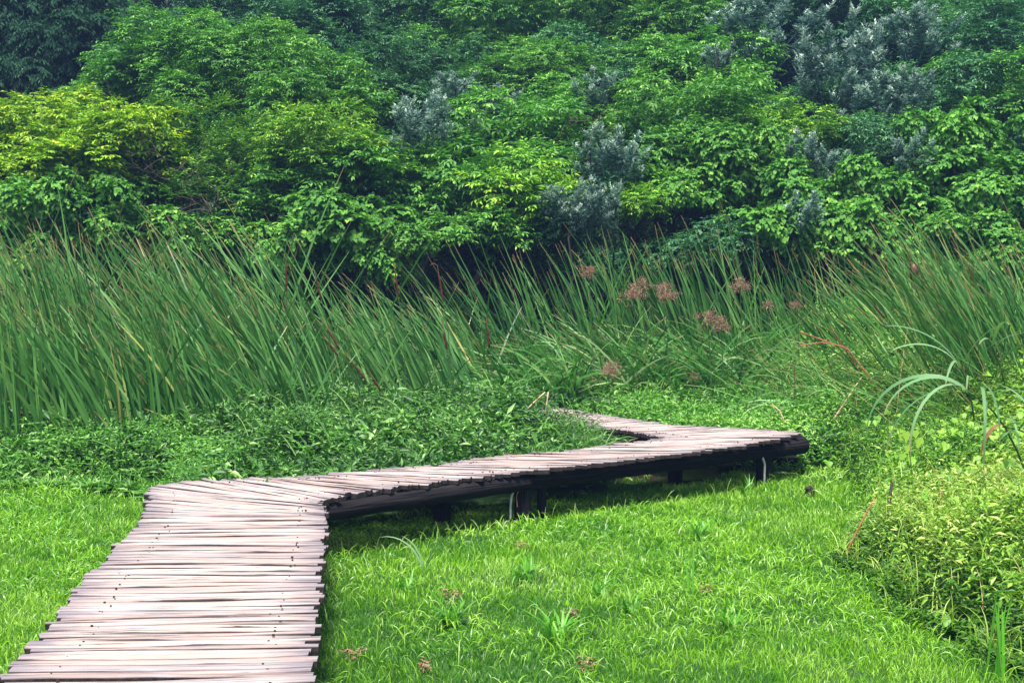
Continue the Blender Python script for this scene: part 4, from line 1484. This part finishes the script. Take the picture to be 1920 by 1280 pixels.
T = [
 # back rows
 (40, 40, 190, 30, 'dark', 'dark drooping blue-green tree at the topmost corner above the yellow-green tree'),
 (165, 95, 110, 28.5, 'dark', 'dark drooping tree just below and beside the corner one'),
 (20, 150, 100, 27.5, 'dark', 'small dark drooping tree directly above the yellow-green tree'),
 (480, 0, 110, 33, 'deep', 'blue-green tree beside the dark gap at the top of the hillside'),
 (560, 75, 130, 31, 'deep', 'blue-green tree behind the rounded light crown, below the top edge'),
 (700, 70, 140, 32, 'deep', 'blue-green layered tree near the top of the hillside, over a shaded notch'),
 (800, -30, 140, 34, 'deep', 'hazy green crown cut by the top edge near the middle'),
 (930, 60, 150, 31, 'green', 'light green rounded tree high in the middle of the hillside'),
 (1060, 20, 120, 33, 'deep', 'hazy dark green tree beside a narrow dark gap at the top'),
 (1215, 60, 130, 30.5, 'green', 'light green tree with upright sprays beside the narrow dark gap'),
 (1340, 0, 130, 33, 'deep', 'hazy blue-green crown cut by the top edge above the silver shrubs'),
 (1520, 10, 140, 33, 'deep', 'hazy green tree above the big dark hollow of the hillside'),
 (1660, 60, 100, 31, 'deep', 'hazy tree with hanging vine leaves over the dark hollow'),
 (1790, 80, 130, 30, 'deep', 'tall blue-green tree beside the dark hollow'),
 (1905, 20, 130, 33, 'deep', 'hazy blue crown in the topmost corner beyond the vine thicket'),
 (290, -70, 110, 36, 'dark', 'distant dark crown added to darken the gap at the top of the hillside'),  # crown added to stand in for the shade of the gap
 (620, -60, 160, 37, 'deep', 'distant hazy crown between the two blue-green trees at the top'),
 (1180, -70, 160, 38, 'deep', 'distant hazy crown behind the narrow dark gap at the top'),
 (1700, -60, 170, 38, 'deep', 'distant hazy crown above the tree with hanging vine leaves'),
 # middle rows
 (330, 130, 120, 26, 'green', 'rounded light green crown standing out against the dark gap'),
 (440, 150, 130, 25, 'green', 'green crown with feathery top joined to the rounded light one'),
 (550, 170, 90, 25.5, 'green', 'green crown ending in a ragged tip beside the blue-green trees'),
 (230, 190, 90, 26.5, 'green', 'green crown sloping down behind the yellow patch'),
 (720, 180, 120, 27, 'deep', 'layered blue-green tree in the shade notch at mid height'),
 (850, 170, 110, 27.5, 'deep', 'mid-green crown behind the first group of silver leaves'),
 (1000, 170, 120, 27, 'green', 'broad mid-green crown in the centre below the high light tree'),
 (1110, 130, 100, 28, 'deep', 'shaded green crown between the two light green trees'),
 (1330, 160, 110, 27, 'green', 'light green crown with yellow tips below the high silver shrub'),
 (1230, 170, 90, 27.5, 'green', 'green crown tucked between the light tips and the central crown'),
 (1560, 220, 90, 25.5, 'deep', 'shaded green crown behind the cascade of silver leaves'),
 (1780, 190, 110, 26, 'deep', 'green crown stepping down below the tall blue-green tree'),
 (1890, 200, 120, 26, 'green', 'green crown at the edge above the vine thicket'),
 # front rows
 (80, 270, 130, 21.5, 'yellow', 'bright yellow-green tree standing above the dense cattails'),
 (200, 320, 130, 21, 'yellow', 'lower spreading part-shaded yellow-green tree beside the brightest one'),
 (20, 360, 110, 21, 'yellow', 'yellow-green tree cut by the frame below the brightest one'),
 (262, 245, 70, 20.3, 'yellow', 'small golden yellow bush perched beside the brightest tree'),
 (410, 270, 110, 21.5, 'small', 'small-leaved dark green tree with yellow shoots between broad-leaved ones'),
 (350, 345, 80, 20.6, 'small', 'small-leaved bush with bare twigs beneath the small-leaved tree'),
 (600, 200, 120, 23, 'green', 'large green crown above the bright layered one'),
 (610, 290, 120, 21.3, 'lime', 'bright layered yellow-green crown above the dark arch'),
 (520, 380, 80, 20.7, 'green', 'green bush in front of the bright layered crown'),
 (690, 340, 95, 20.9, 'green', 'green crown with drooping sprays beside the silver shrub'),
 (920, 290, 130, 22.5, 'green', 'broad green crown behind the second silver shrub'),
 (850, 360, 100, 21, 'green', 'green crown with dark shade under it beneath the silver leaves'),
 (980, 370, 100, 20.8, 'lime', 'yellow-green crown over the reeds at the centre of the thicket'),
 (900, 430, 80, 20.2, 'green', 'low green bush hanging over the dark hollow behind the reeds'),
 (1060, 230, 90, 24, 'green', 'green crown between the central crown and the silver shrubs'),
 (1250, 250, 120, 22.5, 'green', 'wide green crown with layered sprays at the heart of the thicket'),
 (1370, 230, 90, 23.5, 'green', 'green crown dusted with yellow tips next to the layered one'),
 (1480, 250, 80, 22.8, 'lime', 'yellow-tipped flat spray crown beside the silver cascade'),
 (1215, 375, 65, 20.4, 'lime', 'small yellow bush low in the shade behind the brown sedge heads'),
 (1300, 340, 110, 21.3, 'vine', 'creeper-covered shrub with flat layered leaves in the thicket centre', 'vine_shrub'),
 (1420, 340, 110, 21.2, 'vine', 'heart-leaved creeper shrub beneath the yellow-tipped crown', 'vine_shrub'),
 (1540, 400, 110, 20.5, 'vine', 'heart-leaved creeper curtain behind the bank cattails', 'vine_shrub'),
 (1440, 450, 90, 19.9, 'vine', 'low creeper mound behind the upright cattails', 'vine_shrub'),
 (1650, 300, 100, 22.5, 'deep', 'shaded green crown between the silver cascade and the vine thicket'),
 (1780, 310, 120, 21.8, 'vine', 'creeper-clad crown at the top of the vine thicket', 'vine_shrub'),
 (1860, 370, 120, 20.8, 'vine', 'bulging mass of light green creeper at the edge of the thicket', 'vine_shrub'),
 (1730, 400, 100, 20.6, 'vine', 'sloping creeper bank below the silver sprig', 'vine_shrub'),
 (1640, 450, 100, 19.9, 'vine', 'creeper wall directly behind the lone upright cattail', 'vine_shrub'),
 (1800, 480, 110, 19.6, 'vine', 'creeper foot of the thicket behind the leaning bank cattails', 'vine_shrub'),
 (1910, 480, 110, 19.6, 'vine', 'light creeper mound cut by the frame beside the bank cattails', 'vine_shrub'),
 (650, 430, 90, 20.0, 'vine', 'heart-leaved creeper mound above the dark arch', 'vine_shrub'),
 (560, 470, 75, 19.9, 'vine', 'creeper mound in the gap behind the tallest cattails', 'vine_shrub'),
 (765, 455, 45, 19.4, 'vine', 'small domed creeper bush like a cushion beside the dark hollow', 'vine_shrub'),
 (720, 500, 60, 19.6, 'vine', 'creeper skirt below the small domed bush', 'vine_shrub'),
 (150, 420, 120, 19.8, 'vine', 'creeper mound below the yellow-green trees behind the cattails', 'vine_shrub'),
 (20, 460, 100, 19.6, 'vine', 'creeper mound cut by the frame behind the cattails', 'vine_shrub'),
 (280, 440, 80, 19.8, 'vine', 'creeper mound under the bush with bare twigs', 'vine_shrub'),
 (430, 440, 70, 20.3, 'green', 'shaded green bush low between two creeper mounds'),
 (1060, 420, 80, 20.6, 'deep', 'dark green bush in shade behind the silver sprigs'),
 (1330, 470, 80, 19.9, 'deep', 'dark shaded bush behind the tall upright cattails'),
 # silver shrubs
 (800, 240, 75, 21.6, 'silver', 'silver-grey shrub highest beside the green crown at the thicket centre', 'silver_shrub'),
 (850, 165, 40, 23.5, 'silver', 'slender silver-grey sprig poking above the green crowns', 'silver_shrub'),
 (920, 195, 45, 23.5, 'silver', 'pair of pale silver tips among green leaves at the centre', 'silver_shrub'),
 (1110, 180, 50, 24, 'silver', 'faint silver shrub behind the central green crown', 'silver_shrub'),
 (1140, 290, 70, 20.8, 'silver', 'dense silver-grey shrub in the middle of the thicket', 'silver_shrub'),
 (1070, 385, 50, 19.9, 'silver', 'lower silver sprig hanging over the reeds', 'silver_shrub'),
 (1120, 400, 60, 20.1, 'silver', 'silver-grey shrub just above the highest papyrus head', 'silver_shrub'),
 (1345, 110, 35, 25.5, 'silver', 'upright silver spire beside the high silver shrub', 'silver_shrub'),
 (1430, 60, 75, 28, 'silver', 'large silver shrub high on the hillside below the top edge', 'silver_shrub'),
 (1570, 130, 95, 25, 'silver', 'biggest silver-grey shrub beside the dark hollow', 'silver_shrub'),
 (1620, 190, 70, 24, 'silver', 'silver cascade falling from the biggest silver shrub', 'silver_shrub'),
 (1720, 60, 60, 27, 'silver', 'bluish silver shrub on the far side of the dark hollow', 'silver_shrub'),
 (1520, 310, 60, 21.2, 'silver', 'silver-grey shrub behind the creeper curtain', 'silver_shrub'),
 (1500, 400, 50, 19.9, 'silver', 'silver shrub low beside the upright cattails', 'silver_shrub'),
 (1715, 290, 45, 21.0, 'silver', 'small silver sprig leaning out of the vine thicket', 'silver_shrub'),
 (1700, 170, 55, 24, 'silver', 'silver-tipped shrub below the dark hollow', 'silver_shrub'),
]
for t in T:
    tree(*t[:6], name=t[6] if len(t) > 6 else None)

# bare grey twigs showing among the leaves
def bare_branch(px, py, y, L, label, seed):
    r_ = np.random.default_rng(seed)
    b = D(px, py, y)
    foot = np.array([b[0], b[1] + .4, b[2] - .6])
    g = G()

    def grow(p, d, L, r, dep):
        n = 5
        pts = [p]
        for k in range(n):
            d = nrm(d + r_.normal(0, .22, 3))
            pts.append(pts[-1] + d * L / n)
        tube(g, pts, np.linspace(r, r * .45, n + 1), 5)
        if dep:
            for k in range(4):
                grow(pts[2 + k % 4], nrm(d + r_.normal(0, .8, 3)), L * .6, r * .5, dep - 1)
    grow(foot, nrm(b - foot + [0, -.1, .1]), L, .014, 3)
    tag(g.build('bare_branch', M_twig, loc=foot), label, 'branch')


M_twig = rough_mat('grey_twig', (.07, .055, .045), (.20, .16, .13), 20)
bare_branch(330, 320, 19.9, 1.0, 'bare grey twigs poking out between the yellow tree and the small-leaved tree', 4)
bare_branch(400, 375, 19.6, .8, 'tangle of thin bare twigs under the small-leaved tree', 9)
bare_branch(1105, 235, 21.3, .8, 'thin bare branch crossing the middle silver shrub', 12)
bare_branch(240, 210, 20.4, .7, 'bare twigs in the golden yellow bush', 15)

# ------------------------------------------------------------------ damp air
g = G()
x0, x1, y0, y1, z0, z1 = -152, 152, -102, 152, -1.5, 36
bv = [(x, y, z) for z in (z0, z1) for x, y in ((x0, y0), (x1, y0), (x1, y1), (x0, y1))]
g.add(bv, [[0, 3, 2, 1], [4, 5, 6, 7], [0, 1, 5, 4], [1, 2, 6, 5], [2, 3, 7, 6], [3, 0, 4, 7]])
m, nd, lk = new_mat('haze')
pv = nd.new('ShaderNodeVolumePrincipled')
pv.inputs['Color'].default_value = (.30, .48, 1.0, 1)
pv.inputs['Density'].default_value = .0013
lk.new(pv.outputs[0], nd.new('ShaderNodeOutputMaterial').inputs['Volume'])
tag(g.build('haze', m), 'thin bluish haze over the hillside', 'haze', kind='stuff')
